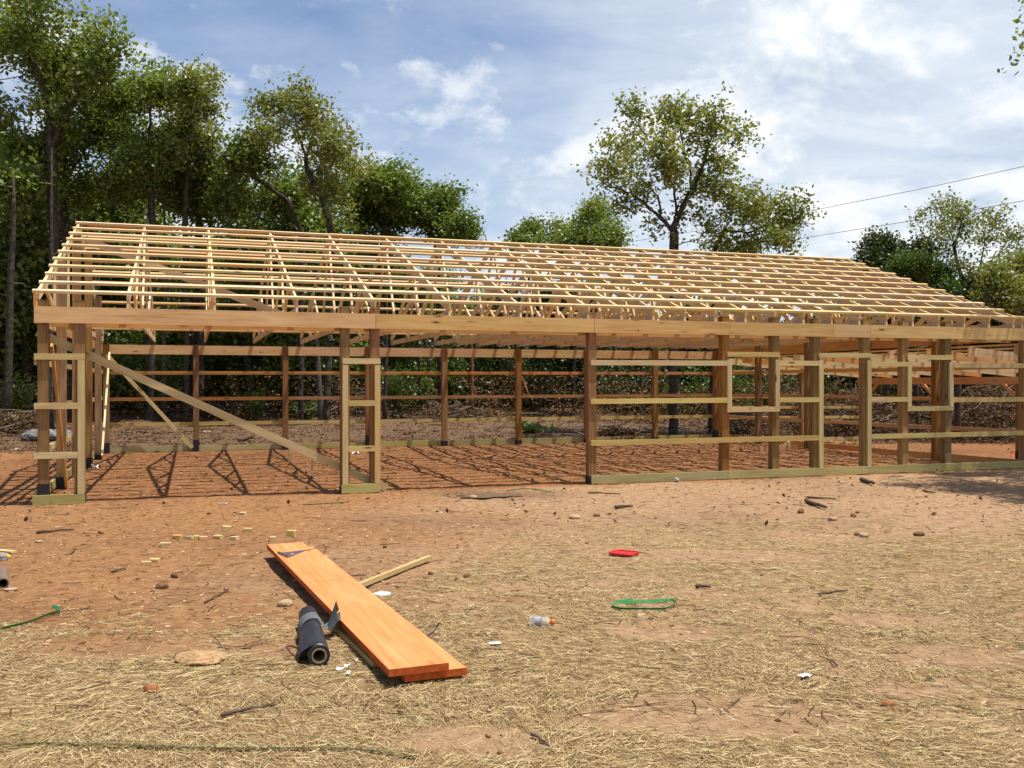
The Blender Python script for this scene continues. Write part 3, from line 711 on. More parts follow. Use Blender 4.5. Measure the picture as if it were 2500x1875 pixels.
# crooked oak over the left half of the ridge
px_tree('crooked_oak_tree', 'crooked oak with airy crown and S-curved dark trunk above the left half of the ridge', 13, 37.0, 795, (600, 100), 3.16,
    [(410, 390, 90, 50), (130, 500, 90, 60), (300, 460, 80, 60), (430, 510, 120, 80), (570, 510, 50, 50), (60, 620, 50, 60), (240, 700, 120, 60), (110, 730, 80, 50), (560, 650, 100, 60),
     (700, 700, 100, 80), (640, 800, 150, 80), (800, 850, 70, 110), (500, 780, 80, 60), (690, 950, 90, 60), (560, 930, 80, 70), (820, 960, 40, 60), (640, 1190, 90, 80), (740, 1270, 80, 60), (500, 1130, 60, 60), (700, 1090, 60, 40), (990, 1000, 30, 60)],
    [(680, 1540), (655, 1450), (590, 1230), (490, 1040), (460, 910)], 0.16,
    [[(460, 910), (330, 830), (190, 770), (80, 640)], [(460, 910), (410, 760), (380, 600), (400, 430)], [(460, 910), (500, 780), (540, 640), (570, 520)], [(490, 1040), (590, 960), (680, 860), (780, 780)],
     [(655, 1300), (630, 1150), (690, 1060), (830, 980)], [(400, 700), (280, 600), (150, 520)]],
    leafm='leaf_olive', n_attr=1000, leaves=10500, leaf=0.126, spread=0.24, step=0.25, di=2.4, dk=0.33, r_tip=0.009, thin=0.022)
px_tree('bent_oak_tree', 'bent oak whose trunk arches left, just left of the crooked oak', 14, 39.0, 735, (600, 100), 3.16,
    [(0, 850, 130, 100), (-60, 1000, 120, 90), (180, 960, 90, 50), (-150, 1100, 110, 90), (90, 1120, 150, 80), (260, 1200, 120, 80), (-40, 1250, 150, 80)],
    [(430, 1560), (410, 1440), (340, 1270), (250, 1180)], 0.13, [[(340, 1270), (180, 1120), (20, 1040), (-80, 900)], [(250, 1180), (230, 1050), (190, 960)]],
    n_attr=600, leaves=15000, leaf=0.133, spread=0.27, step=0.3, di=2.6, dk=0.4, thin=0.03)
px_tree('round_oak_tree', 'dense round oak above the ridge, right of the crooked oak', 15, 44.0, 930, (600, 100), 3.16,
    [(900, 1200, 150, 120), (1080, 1120, 130, 80), (1240, 1150, 120, 90), (1000, 1330, 190, 110), (1200, 1330, 170, 110), (820, 1330, 110, 110), (1330, 1250, 70, 90), (870, 1080, 60, 40)],
    [(1050, 1700), (1060, 1500), (1080, 1350)], 0.14, n_attr=900, leaves=23750, leaf=0.148, spread=0.34, step=0.34, di=3, dk=0.45, thin=0.03)
px_tree('oak_tree', 'rounded oak at the right end of the wood behind the ridge, open at its foot', 16, 44.0, 1075, (600, 100), 3.16,
    [(1500, 1170, 80, 70), (1590, 1260, 140, 90), (1720, 1330, 80, 80), (1470, 1290, 90, 100), (1660, 1420, 100, 60), (1780, 1400, 40, 50), (1520, 1420, 100, 60), (1770, 1530, 40, 20)],
    [(1480, 1650), (1460, 1500), (1480, 1400)], 0.15, [[(1460, 1500), (1540, 1380), (1620, 1290)], [(1460, 1560), (1600, 1470), (1700, 1400)]],
    n_attr=700, leaves=13750, leaf=0.133, spread=0.29, step=0.3, di=2.8, dk=0.4, thin=0.028)
px_tree('young_oak_tree', 'slim young oak poking over the ridge left of the solitary oak', 17, 42.0, 1440, (1300, 100), 2.765,
    [(380, 1100, 30, 60), (440, 1130, 60, 60), (480, 1200, 80, 60), (300, 1230, 60, 50), (400, 1270, 130, 80), (500, 1330, 70, 80), (330, 1370, 120, 60)],
    [(400, 1560), (400, 1400), (410, 1250)], 0.10, n_attr=500, leaves=11250, leaf=0.118, spread=0.26, step=0.26, di=2.4, dk=0.36, thin=0.025)
px_tree('young_oak_tree', 'small pointed tree top just above the ridge beside the slim young oak', 18, 46.0, 1375, (1300, 100), 2.765,
    [(200, 1290, 30, 50), (190, 1340, 80, 40), (110, 1370, 60, 30), (260, 1370, 70, 40)], [(200, 1520), (200, 1350)], 0.07, n_attr=250, leaves=5000, leaf=0.118, spread=0.24, step=0.26, di=2.4, dk=0.36)
px_tree('young_oak_tree', 'small round tree top peeking over the middle of the ridge', 19, 46.0, 1290, (1300, 100), 2.765,
    [(-10, 1290, 70, 50), (-40, 1340, 80, 40), (40, 1340, 40, 40), (-130, 1370, 30, 15)], [(-20, 1520), (-20, 1350)], 0.08, n_attr=250, leaves=5625, leaf=0.126, spread=0.24, step=0.26, di=2.4, dk=0.36)
# right-hand group
px_tree('sparse_oak_tree', 'thinly leaved oak with bare spreading limbs behind the right end of the roof', 20, 40.0, 2360, (1900, 300), 3.687,
    [(1230, 860, 80, 60), (1290, 1000, 90, 60), (1470, 740, 110, 60), (1560, 690, 110, 40), (1600, 830, 140, 80), (1480, 960, 120, 90), (1850, 870, 120, 70), (1960, 850, 70, 40),
     (2020, 990, 140, 80), (2120, 1030, 80, 80), (1850, 1040, 90, 80), (1650, 1000, 100, 80), (1700, 1250, 180, 60), (2100, 1200, 100, 100), (1450, 1120, 80, 60)],
    [(1690, 1700), (1700, 1480)], 0.17,
    [[(1700, 1480), (1600, 1250), (1580, 1080), (1500, 880), (1380, 720)], [(1700, 1480), (1800, 1330), (1850, 1150), (1870, 930)], [(1800, 1330), (1950, 1220), (2080, 1100), (2150, 980)],
     [(1580, 1080), (1650, 900), (1620, 740)], [(1560, 1450), (1450, 1260), (1350, 1060), (1220, 850)], [(1750, 1440), (1900, 1310), (2060, 1290), (2200, 1230)]],
    bark='bark_dark', leafm='leaf_olive', n_attr=1000, leaves=5200, leaf=0.111, spread=0.24, step=0.25, di=2.4, dk=0.34, r_tip=0.009, thin=0.02)
px_tree('dark_oak_tree', 'dark green bushy oak beside the right end of the ridge', 21, 42.0, 2160, (1900, 300), 3.687,
    [(950, 1130, 110, 90), (1110, 1080, 90, 80), (1230, 1150, 80, 80), (850, 1160, 80, 50), (1000, 1250, 180, 80), (1150, 1270, 120, 80), (950, 1350, 150, 60)],
    [(970, 1700), (980, 1400), (1000, 1250)], 0.13, leafm='leaf_dark', n_attr=700, leaves=16250, leaf=0.126, spread=0.27, step=0.28, di=2.6, dk=0.38)
px_tree('cedar_tree', 'bright green feathery cedar along the right slope of the roof', 22, 39.0, 2290, (1900, 300), 3.687,
    [(1130, 1290, 100, 70), (1260, 1290, 110, 90), (1390, 1400, 130, 110), (1500, 1520, 130, 100), (1620, 1590, 120, 80), (1250, 1450, 150, 100), (1400, 1580, 150, 80), (1150, 1400, 80, 60)],
    [(1440, 1900), (1430, 1600), (1330, 1400)], 0.14, leafm='leaf_bright', n_attr=800, leaves=27500, leaf=0.081, spread=0.21, step=0.25, di=2.4, dk=0.34)
px_tree('oak_tree', 'brown-tinged scrubby oak at the right edge above the eave', 23, 38.0, 2455, (1900, 300), 3.687,
    [(1900, 1450, 130, 80), (2050, 1400, 130, 90), (2180, 1500, 120, 130), (1950, 1580, 180, 80), (2100, 1620, 160, 80), (2250, 1300, 80, 120)],
    [(2040, 1900), (2040, 1650), (2060, 1500)], 0.14, leafm='leaf_olive', n_attr=700, leaves=15000, leaf=0.111, spread=0.27, step=0.28, di=2.6, dk=0.38)
# the tall wood on the left
px_tree('tall_oak_tree', 'tallest oak, filling the top left corner with a dense crown', 24, 36.0, 130, (0, 0), 3.16,
    [(150, 60, 190, 130), (450, 40, 200, 110), (650, 130, 150, 110), (820, 260, 110, 110), (100, 330, 170, 150), (400, 330, 200, 140), (650, 420, 170, 120), (960, 330, 70, 80), (250, 560, 230, 140),
     (520, 620, 180, 110), (760, 610, 160, 110), (100, 820, 140, 110), (250, 1250, 230, 140), (60, 1450, 220, 160), (-100, 200, 160, 200), (-100, 600, 150, 200), (450, 900, 200, 110)],
    [(415, 3000), (420, 2000), (400, 1300), (370, 900), (340, 600)], 0.21, [[(370, 900), (300, 600), (200, 350), (130, 120)], [(400, 1100), (520, 850), (540, 560), (560, 300)], [(520, 850), (680, 600), (800, 380)]],
    n_attr=1300, leaves=37500, leaf=0.148, spread=0.34, step=0.36, di=3.2, dk=0.45, thin=0.034)
px_tree('tall_oak_tree', 'tall oak with two dark stems close behind the left end of the roof', 25, 39.0, 165, (0, 0), 3.16,
    [(750, 850, 150, 110), (560, 1010, 200, 130), (830, 1050, 130, 80), (330, 1150, 200, 110), (650, 1250, 170, 110), (150, 1080, 130, 120), (880, 720, 100, 80), (420, 700, 160, 110), (700, 1420, 200, 110), (450, 1400, 180, 120)],
    [(520, 3000), (510, 2000), (490, 1400), (520, 1000), (540, 700)], 0.18, [[(500, 1400), (700, 1080), (900, 850)], [(500, 1500), (330, 1250), (160, 1080)]],
    n_attr=900, leaves=23750, leaf=0.141, spread=0.34, step=0.36, di=3.2, dk=0.45, thin=0.032)
px_tree('tall_oak_tree', 'leafy oak with narrow top standing second from the tall corner oak', 26, 38.0, 365, (0, 0), 3.16,
    [(1080, 500, 90, 60), (1190, 590, 110, 80), (1110, 700, 140, 90), (1000, 760, 110, 70), (1260, 780, 110, 90), (1010, 930, 110, 70), (1130, 1050, 130, 80), (900, 1120, 150, 80), (1200, 1250, 150, 110), (950, 1280, 150, 90), (1100, 1430, 200, 110), (1300, 1350, 110, 90)],
    [(1170, 3000), (1175, 1800), (1160, 1250), (1150, 950), (1170, 720)], 0.16, [[(1160, 1250), (1300, 1020), (1300, 800)], [(1165, 1400), (960, 1180), (820, 1080)]],
    n_attr=1000, leaves=22500, leaf=0.133, spread=0.29, step=0.32, di=2.8, dk=0.4, thin=0.03)
px_tree('tall_oak_tree', 'airy brown-green oak with jagged top, nearest the gap of sky on the left', 27, 38.5, 455, (0, 0), 3.16,
    [(1470, 600, 50, 50), (1590, 660, 70, 60), (1430, 710, 60, 60), (1520, 790, 120, 70), (1680, 850, 80, 80), (1760, 930, 50, 50), (1500, 940, 140, 80), (1400, 1040, 110, 80), (1560, 1060, 90, 50)],
    [(1440, 3000), (1430, 1800), (1440, 1250), (1480, 950)], 0.13, [[(1440, 1250), (1600, 1080), (1740, 930)], [(1480, 950), (1500, 780), (1470, 620)]],
    leafm='leaf_olive', n_attr=800, leaves=15000, leaf=0.126, spread=0.26, step=0.28, di=2.6, dk=0.36, thin=0.026)
px_tree('round_oak_tree', 'low leafy oak below the gap of sky left of the bent oak', 28, 41.0, 490, (0, 0), 3.16,
    [(1500, 1290, 150, 80), (1600, 1400, 150, 100), (1350, 1420, 150, 100), (1680, 1520, 120, 80), (1450, 1530, 200, 80), (1800, 1500, 80, 60)],
    [(1550, 3000), (1540, 1800), (1520, 1450)], 0.15, n_attr=700, leaves=18750, leaf=0.133, spread=0.32, step=0.32, di=2.8, dk=0.42)
# generic wood behind: a few built trees, copied and turned
def generic(seed, hgt, rad, leaves=15000, leaf=0.17, low=0.16):
    rng = np.random.default_rng(seed); L = []
    for k in range(14):
        t = rng.uniform(low, 0.93); a = rng.uniform(0, 2*math.pi); rr = rad*(1-abs(t-0.62)*1.1)*rng.uniform(0.2, 0.8)
        L.append((rr*math.cos(a), rr*math.sin(a), hgt*t, rad*rng.uniform(.32, .55), rad*rng.uniform(.32, .55), hgt*rng.uniform(.08, .13)))
    tr = [(0, 0, -0.2), (rng.normal()*.15, rng.normal()*.15, hgt*0.3), (rng.normal()*.3, rng.normal()*.3, hgt*0.6)]
    return build_tree(seed, L, tr, 0.014*hgt+0.04, 600, leaves, leaf, 0.42, 0.36, 0.011, 3.4, 0.5, 6, 0.032)
gen = [tree_object('woodland_oak_tree', 'x', generic(101, 9.5, 3.0), (0, 0, 0), 'bark_dark', 'leaf'),
       tree_object('woodland_oak_tree', 'x', generic(102, 8.5, 3.2), (0, 0, 0), 'bark', 'leaf'),
       tree_object('woodland_oak_tree', 'x', generic(103, 10.5, 2.8), (0, 0, 0), 'bark_dark', 'leaf'),
       tree_object('scrub_oak_tree', 'x', generic(104, 5.0, 2.4, 10000, 0.17, 0.15), (0, 0, 0), 'bark_dark', 'leaf_dark')]
spots = [(-40, 44, 0, 1.15), (70, 41, 2, 1.2), (235, 42, 1, 1.3), (310, 46, 0, 1.12), (420, 45, 2, 0.86), (540, 46, 1, 0.98), (620, 43, 0, 1.08), (690, 47, 2, 1.06), (765, 44, 1, 1.08),
         (860, 47, 0, 0.90), (960, 46, 2, 0.70), (1050, 47, 1, 0.74), (1130, 50, 0, 0.70), (20, 50, 1, 1.35), (160, 47, 2, 1.25), (370, 52, 1, 1.1), (470, 52, 0, 0.92), (590, 54, 1, 1.15), (820, 55, 2, 0.92),
         (1010, 56, 1, 0.9), (110, 56, 0, 1.35), (285, 57, 2, 1.05), (700, 58, 0, 1.0), (905, 60, 1, 0.95), (1230, 48, 3, 1.0), (1310, 50, 3, 1.1), (1400, 48, 3, 1.1), (1490, 51, 3, 1.1), (1570, 48, 3, 1.0),
         (1680, 52, 3, 1.1), (1760, 50, 3, 1.0), (1850, 54, 3, 0.95), (1950, 56, 3, 0.9), (2040, 56, 3, 1.0), (2120, 52, 3, 1.15), (2230, 49, 3, 1.2), (2330, 51, 3, 1.25), (2430, 48, 3, 1.25), (2520, 46, 3, 1.3),
         (-130, 40, 2, 1.2), (2640, 42, 3, 1.5)]
rr = random.Random(5)
LAND = [(-200, 'the left edge of the view'), (20, 'the boulders on the left slope'), (110, 'the left corner post'), (190, 'the left end of the ridge'), (300, 'the two-stemmed oak'), (365, 'the narrow-topped oak'), (455, 'the airy oak by the gap of sky'),
        (560, 'the middle of the long brace'), (650, 'the lower half of the long brace'), (735, 'the foot of the bent oak'), (795, 'the foot of the crooked oak'), (880, 'the framed middle tower'), (960, 'the fourth back post'),
        (1085, 'the fifth back post'), (1152, 'the reddish pole'), (1264, 'the sixth back post'), (1370, 'the middle of the open bay'), (1446, 'the post at the right of the open bay'), (1520, 'the first girt bay'), (1597, 'the post before the big oak'),
        (1643, 'the big solitary oak trunk'), (1770, 'the post left of the first window'), (1840, 'the first window frame'), (1950, 'the bay left of the doorway'), (2060, 'the doorway'), (2170, 'the bay right of the doorway'), (2270, 'the second window frame'),
        (2400, 'the last front girts'), (2500, 'the right edge of the view')]
used = [False]*4; seen = {}
for i, (px, d, k, sc) in enumerate(spots):
    x = (px-CX)/F*d; z = gz(x, d)
    if not used[k]:
        o = gen[k]; used[k] = True; o.location = (x, d, z); o.rotation_euler = (0, 0, rr.uniform(0, 6)); o.scale = (sc, sc, sc*0.98)
    else: o = copy_tree(gen[k], (x, d, z), rr.uniform(0, 6.28), (sc, sc*rr.uniform(0.9, 1.1)), '')
    lp, ln_ = min(LAND, key=lambda q: abs(q[0]-px)); rel = 'straight behind' if abs(lp-px) < 14 else ('just left of ' if px < lp else 'just right of ')
    lb = ('front-row ' if d < 46 else 'second-row ' if d < 53 else 'rearmost ')+('woodland oak ' if k < 3 else 'scrub oak ')+rel.strip()+' '+ln_
    assert lb not in seen, lb
    seen[lb] = 1; tag(o, lb, 'tree', 'woodland oaks deep behind the barn' if k < 3 else 'scrub oaks behind the barn')
# tree outside the frame on the right whose shade and twig reach the picture
px_tree('overhanging_oak_tree', 'leafy twig of an oak hanging in at the top right corner', 30, 16.2, 3150, (2500, 0), 1.0,
    [(30, 18, 14, 28), (420, 60, 200, 140), (500, 200, 250, 120), (350, 260, 150, 80), (650, 50, 200, 150), (430, -80, 300, 120), (330, 150, 250, 120), (330, -60, 200, 100), (560, 120, 250, 160)],
    [(650, 900), (640, 500), (560, 250)], 0.22, dz=1.6, n_attr=1200, leaves=36000, leaf=0.089, spread=0.20, step=0.22, di=2.0, dk=0.3)
# undergrowth: leaf mass behind the tree line that reads as one
rng = np.random.default_rng(55)
def leaf_bank(n, x0, x1, y0, y1, ztop, size, seed, pw=1.0):
    rng = np.random.default_rng(seed); x = rng.uniform(x0, x1, n); y = rng.uniform(y0, y1, n)
    top = ztop(x)*(0.65+0.7*fbm(x, y*0.3, 0.35, 3, seed)); z = ground_z(x, y)+top*rng.uniform(0, 1, n)**pw
    c = np.stack([x, y, z], 1); keep = fbm(x+z*0.7, z*1.3+y*0.2, 0.55, 3, seed+3) > 0.33
    return leaf_mesh(c[keep], size, rng)
V, Q, r = leaf_bank(95000, -58, 50, 60, 72, lambda x: np.interp(x, [-60, -12, 0, 8, 20, 60], [13, 9.0, 6.3, 4.2, 4.0, 5.0]), 0.42, 1, 0.95)
tag(obj('distant_woodland', mk('distant_woodland', V, Q, M['leaf_dark'], False, {'rnd': ('FLOAT', r)})), 'dark mass of distant woods closing the view behind the barn', 'woodland', None, 'stuff')
V, Q, r = leaf_bank(80000, -32, 29, 47, 58, lambda x: np.interp(x, [-30, 0, 8, 27], [5.2, 4.4, 2.9, 2.8]), 0.19, 2, 1.1)
tag(obj('undergrowth', mk('undergrowth', V, Q, M['leaf_dark'], False, {'rnd': ('FLOAT', r)})), 'dark leafy undergrowth between the trunks behind the barn', 'undergrowth', None, 'stuff')
V, Q, r = leaf_bank(38000, -26, 25, 38, 50, lambda x: 1.8+0*x, 0.13, 4, 1.5)
tag(obj('dead_brush', mk('dead_brush', V, Q, M['leaf_dead'], False, {'rnd': ('FLOAT', r)})), 'brown dead leaves and brush along the foot of the wood', 'brush', None, 'stuff')
# slim trunks and poles one can tell apart through the frame
def trunk_only(name, label, px, d, top, r, bark, lean=0.0, twigs=8, seed=0, grp=None):
    x = (px-CX)/F*d; g = gz(x, d); rg = random.Random(seed)
    pts = [(lean*t+rg.uniform(-.03, .03), rg.uniform(-.03, .03), -0.15+top*t) for t in (0, .15, .35, .6, .8, 1)]
    parts = [tube(pts, [r*1.25, r, r*.92, r*.8, r*.6, r*.2], 8)]
    root = empty(name, (x, d, g)); tag(root, label, 'tree' if 'pole' not in name else 'pole', grp)
    v, f = join(parts); obj('trunk' if 'pole' not in name else 'shaft', mk('trunk', v, f, M[bark], True), root)
    tw = []
    for k in range(twigs):
        z = rg.uniform(0.9, top*.95); a = rg.uniform(0, 6.28); L = rg.uniform(.5, 1.3)
        p = [(lean*z/top, 0, z), (lean*z/top+math.cos(a)*L*.5, math.sin(a)*L*.5, z+L*rg.uniform(-.1, .4)), (lean*z/top+math.cos(a+.4)*L, math.sin(a+.4)*L, z+L*rg.uniform(-.2, .6))]
        tw.append(tube(p, [.022, .014, .006], 4, False))
    for v, f in tw: obj('branch', mk('branch', v, f, M['deadwood']), root)
    return root
TR = [('slim_tree', 'slim trunk seen between the posts of the first framed tower', 125, 30, 8, .10, 'bark_dark', 0), ('slim_tree', 'bare slim trunk with dead side twigs just left of the middle tower', 785, 38, 9, .17, 'bark', -.3),
      ('slim_tree', 'thin dark trunk just right of the middle tower', 939, 38, 8, .12, 'bark_dark', .1), ('reddish_pole', 'straight reddish bare pole standing behind the middle of the back wall', 1152, 43, 6, .13, 'bark_red', 0),
      ('slim_tree', 'short dark trunk left of the big oak trunk', 1567, 42, 7, .12, 'bark_dark', 0), ('slim_tree', 'dark trunk right of the reddish pole', 1020, 44, 7, .15, 'bark_dark', 0),
      ('slim_tree', 'dark trunk behind the post right of the reddish pole', 1230, 46, 6, .18, 'bark_dark', 0), ('slim_tree', 'thick dark trunk seen through the gap before the tall brace', 356, 42, 8, .18, 'bark_dark', 0),
      ('slim_tree', 'pale grey trunk crossing above the back girt on the left', 402, 40, 8, .15, 'bark', 0), ('slim_tree', 'dark trunk behind the second back post', 470, 43, 8, .2, 'bark_dark', .2),
      ('slim_tree', 'slim dark trunk seen above the long brace', 755, 45, 8, .14, 'bark_dark', 0), ('slim_tree', 'leaning dark trunk far left of the barn', 15, 34, 9, .2, 'bark_dark', .3),
      ('slim_tree', 'charred trunk under the lean-to beam, first from the left', 2240, 34, 4, .11, 'bark_dark', 0), ('slim_tree', 'charred trunk under the lean-to beam, second from the left', 2276, 34, 4, .09, 'bark_dark', .1),
      ('slim_tree', 'charred trunk just right of the doubled post', 2338, 33, 4.5, .16, 'bark_dark', .05), ('slim_tree', 'dark trunk in the middle of the open bay', 1330, 47, 6, .17, 'bark_dark', 0),
      ('slim_tree', 'dark trunk behind the first front window girts', 1400, 44, 6, .1, 'bark_dark', .1), ('slim_tree', 'thin dark trunk far behind the left tower', 60, 41, 9, .16, 'bark_dark', -.2)]
for i, (nm, lb, px, d, t_, r_, bk, ln) in enumerate(TR): trunk_only(nm, lb, px, d, 9.0 if px < 500 else min(t_, 5.2), r_*0.7, bk, ln, 9 if i in (1, 3, 9) else 4 if 'pole' not in nm else 0, i)
# green saplings and low shrubs
def shrub(name, label, px, d, h, r, n, leafm, seed, grp=None, leaf=0.13):
    rg = np.random.default_rng(seed); x = (px-CX)/F*d; g = gz(x, d); root = empty(name, (x, d, g)); tag(root, label, 'shrub', grp)
    parts = []; cents = []
    for k in range(9):
        a = rg.uniform(0, 6.28); L = h*rg.uniform(.6, 1); q = [(0, 0, -.05), (math.cos(a)*r*.3, math.sin(a)*r*.3, L*.5), (math.cos(a)*r*.8, math.sin(a)*r*.8, L)]
        parts.append(tube(q, [.02, .012, .005], 4, False)); cents += [np.array(q[1])+(np.array(q[2])-np.array(q[1]))*t for t in np.linspace(0, 1.05, 6)]
    v, f = join(parts); obj('stem', mk('stem', v, f, M['twig']), root)
    c = np.array(cents)[rg.integers(0, len(cents), n)]+rg.normal(size=(n, 3))*np.array([r, r, h])*0.16
    c[:, 2] = np.maximum(c[:, 2], 0.02); LV, LQ, rr_ = leaf_mesh(c, leaf, rg)
    obj('foliage', mk('foliage', LV, LQ, M[leafm], False, {'rnd': ('FLOAT', rr_)}), root); return root
for i, (nm, lb, px, d, h, r, n, lf) in enumerate((
    ('sapling', 'light green sapling just right of the middle tower', 980, 39, 1.9, .8, 1500, 'leaf_bright'), ('sapling', 'second bright sapling right of the middle tower, beside a dark trunk', 1015, 40, 1.5, .6, 1100, 'leaf_bright'),
    ('sapling', 'small light green sapling behind the long brace on the left', 622, 37, 1.1, .45, 380, 'leaf_bright'), ('shrub', 'low green weeds at the foot of the slim bare trunk', 740, 40, .7, .9, 900, 'leaf_bright'),
    ('shrub', 'green shrub showing above the girt in the first window bay', 1310, 44, 3.2, 1.8, 2600, 'leaf_dark'), ('shrub', 'broad green shrub behind the first framed bay', 1520, 45, 2.8, 2.4, 3000, 'leaf_dark'),
    ('shrub', 'grassy green thicket seen through the first window frame', 1700, 46, 1.9, 1.8, 2600, 'leaf_bright'), ('shrub', 'grassy green thicket behind the second window post', 1820, 46, 1.9, 1.8, 2400, 'leaf_bright'),
    ('shrub', 'dark green shrub on the slope left of the barn', 30, 36, 1.4, 1.0, 1500, 'leaf'), ('shrub', 'green shrub behind the gap by the left brace', 385, 41, 2.6, 1.2, 1800, 'leaf'),
    ('shrub', 'low weeds in the clearing behind the back wall', 1310, 33, .35, .7, 500, 'leaf_bright'), ('shrub', 'green leaves hanging at the level of the back skirt board', 1140, 45, 3.6, 1.6, 2200, 'leaf_bright'))):
    shrub(nm, lb, px, d, h, r, n, lf, 300+i)
# brush piles: cut branches with dead leaves
def brush_pile(label, px, d, rx, ry, h, nst, nlf, seed):
    rg = np.random.default_rng(seed); x = (px-CX)/F*d; g = gz(x, d); root = empty('brush_pile', (x, d, g)); tag(root, label, 'brush pile', 'piles of cut brush behind the barn')
    parts = []
    for k in range(nst):
        a = rg.uniform(0, 6.28); c = np.array([rg.normal()*rx*.45, rg.normal()*ry*.45, 0]); e = max(0.1, 1-(c[0]/rx)**2-(c[1]/ry)**2)
        c[2] = h*e*rg.uniform(0.05, .95); L = rg.uniform(.5, 2.2); dv = np.array([math.cos(a), math.sin(a)*.7, rg.normal()*.28])*L/2; bend = rg.normal(size=3)*.12
        r = rg.uniform(.008, .028)*(2.2 if rg.uniform() < .08 else 1)
        p0 = c-dv; p1 = c+bend; p2 = c+dv
        for p in (p0, p1, p2): p[2] = max(p[2], .02)
        parts.append(tube([p0, p1, p2], [r, r*.7, r*.3], 4, False))
    v, f = join(parts); tag(obj('stick', mk('stick', v, f, M['deadwood']), root), kind='stuff')
    c = rg.normal(size=(nlf, 3))*np.array([rx*.5, ry*.5, 1]); e = np.clip(1-(c[:, 0]/rx)**2*.8-(c[:, 1]/ry)**2*.8, .05, 1); c[:, 2] = h*e*rg.uniform(0, 1, nlf)
    LV, LQ, r_ = leaf_mesh(c, .10, rg); obj('dead_leaf', mk('dead_leaf', LV, LQ, M['leaf_dead'], False, {'rnd': ('FLOAT', r_)}), root)
    root.children[1]['kind'] = 'stuff'
for i, a in enumerate((('wide tangle of brush filling the view under the lean-to', 2430, 34, 2.6, 1.5, 2.1, 150, 5500), ('brush heap seen through the second window opening', 2080, 36, 2.4, 1.5, 1.9, 160, 4500),
                       ('brush heap seen left of the doorway', 1960, 37, 2.0, 1.3, 1.9, 110, 3800), ('low brush heap behind the first framed window', 1830, 35, 1.7, 1.2, 1.0, 90, 3000),
                       ('tangle of bare grey sticks behind the middle tower', 860, 42, 2.4, 1.4, 2.0, 190, 900), ('dry leafy branch lying just behind the back wall', 1500, 29.5, 1.1, .6, .45, 45, 1500),
                       ('brush beside the reddish pole', 1100, 39, 2.2, 1.0, .7, 70, 1600), ('dry brush on the slope left of the barn', 45, 31.5, 1.4, .8, .8, 45, 1900), ('brush at the edge of the wood behind the long brace', 560, 41, 2.2, 1.0, .8, 60, 1500),
                       ('far right brush heap behind the last girts', 2300, 36, 2.0, 1.2, 1.6, 90, 3500))):
    brush_pile(*a, 400+i)

# ------------------------------------------------------------------ stones
import bmesh
def rock_mesh(name, mat, seed, sub=2, rough=0.35, flat=0.7):
    rg = np.random.default_rng(seed); bm = bmesh.new(); bmesh.ops.create_icosphere(bm, subdivisions=sub, radius=0.5)
    planes = rg.normal(size=(7, 3)); planes /= np.linalg.norm(planes, axis=1)[:, None]
    for v in bm.verts:
        p = np.array(v.co)
        for n in planes:
            dd = p.dot(n)-0.36
            if dd > 0: p = p-n*dd*0.9
        p = p*(1+rough*0.25*(rg.uniform()-.5)); p[2] *= flat; v.co = p
    me = bpy.data.meshes.new(name); bm.to_mesh(me); bm.free(); me.materials.append(mat); return me
def stone(label, px, py, wpx, hpx, mat, seed, grp=None, rz=None, name='stone'):
    p = on_ground(px, py); k = p.y/F; w = wpx*k; h = hpx*k
    o = obj(name, rock_mesh('stone', M[mat], seed, 3 if wpx > 60 else 2)); o.location = (p.x, p.y+w*.3, p.z+h*0.30); o.scale = (w*1.05, w*.8, h*1.5)
    o.rotation_euler = (0, 0, random.uniform(-.3, .3) if rz is None else rz); tag(o, label, 'stone', grp)
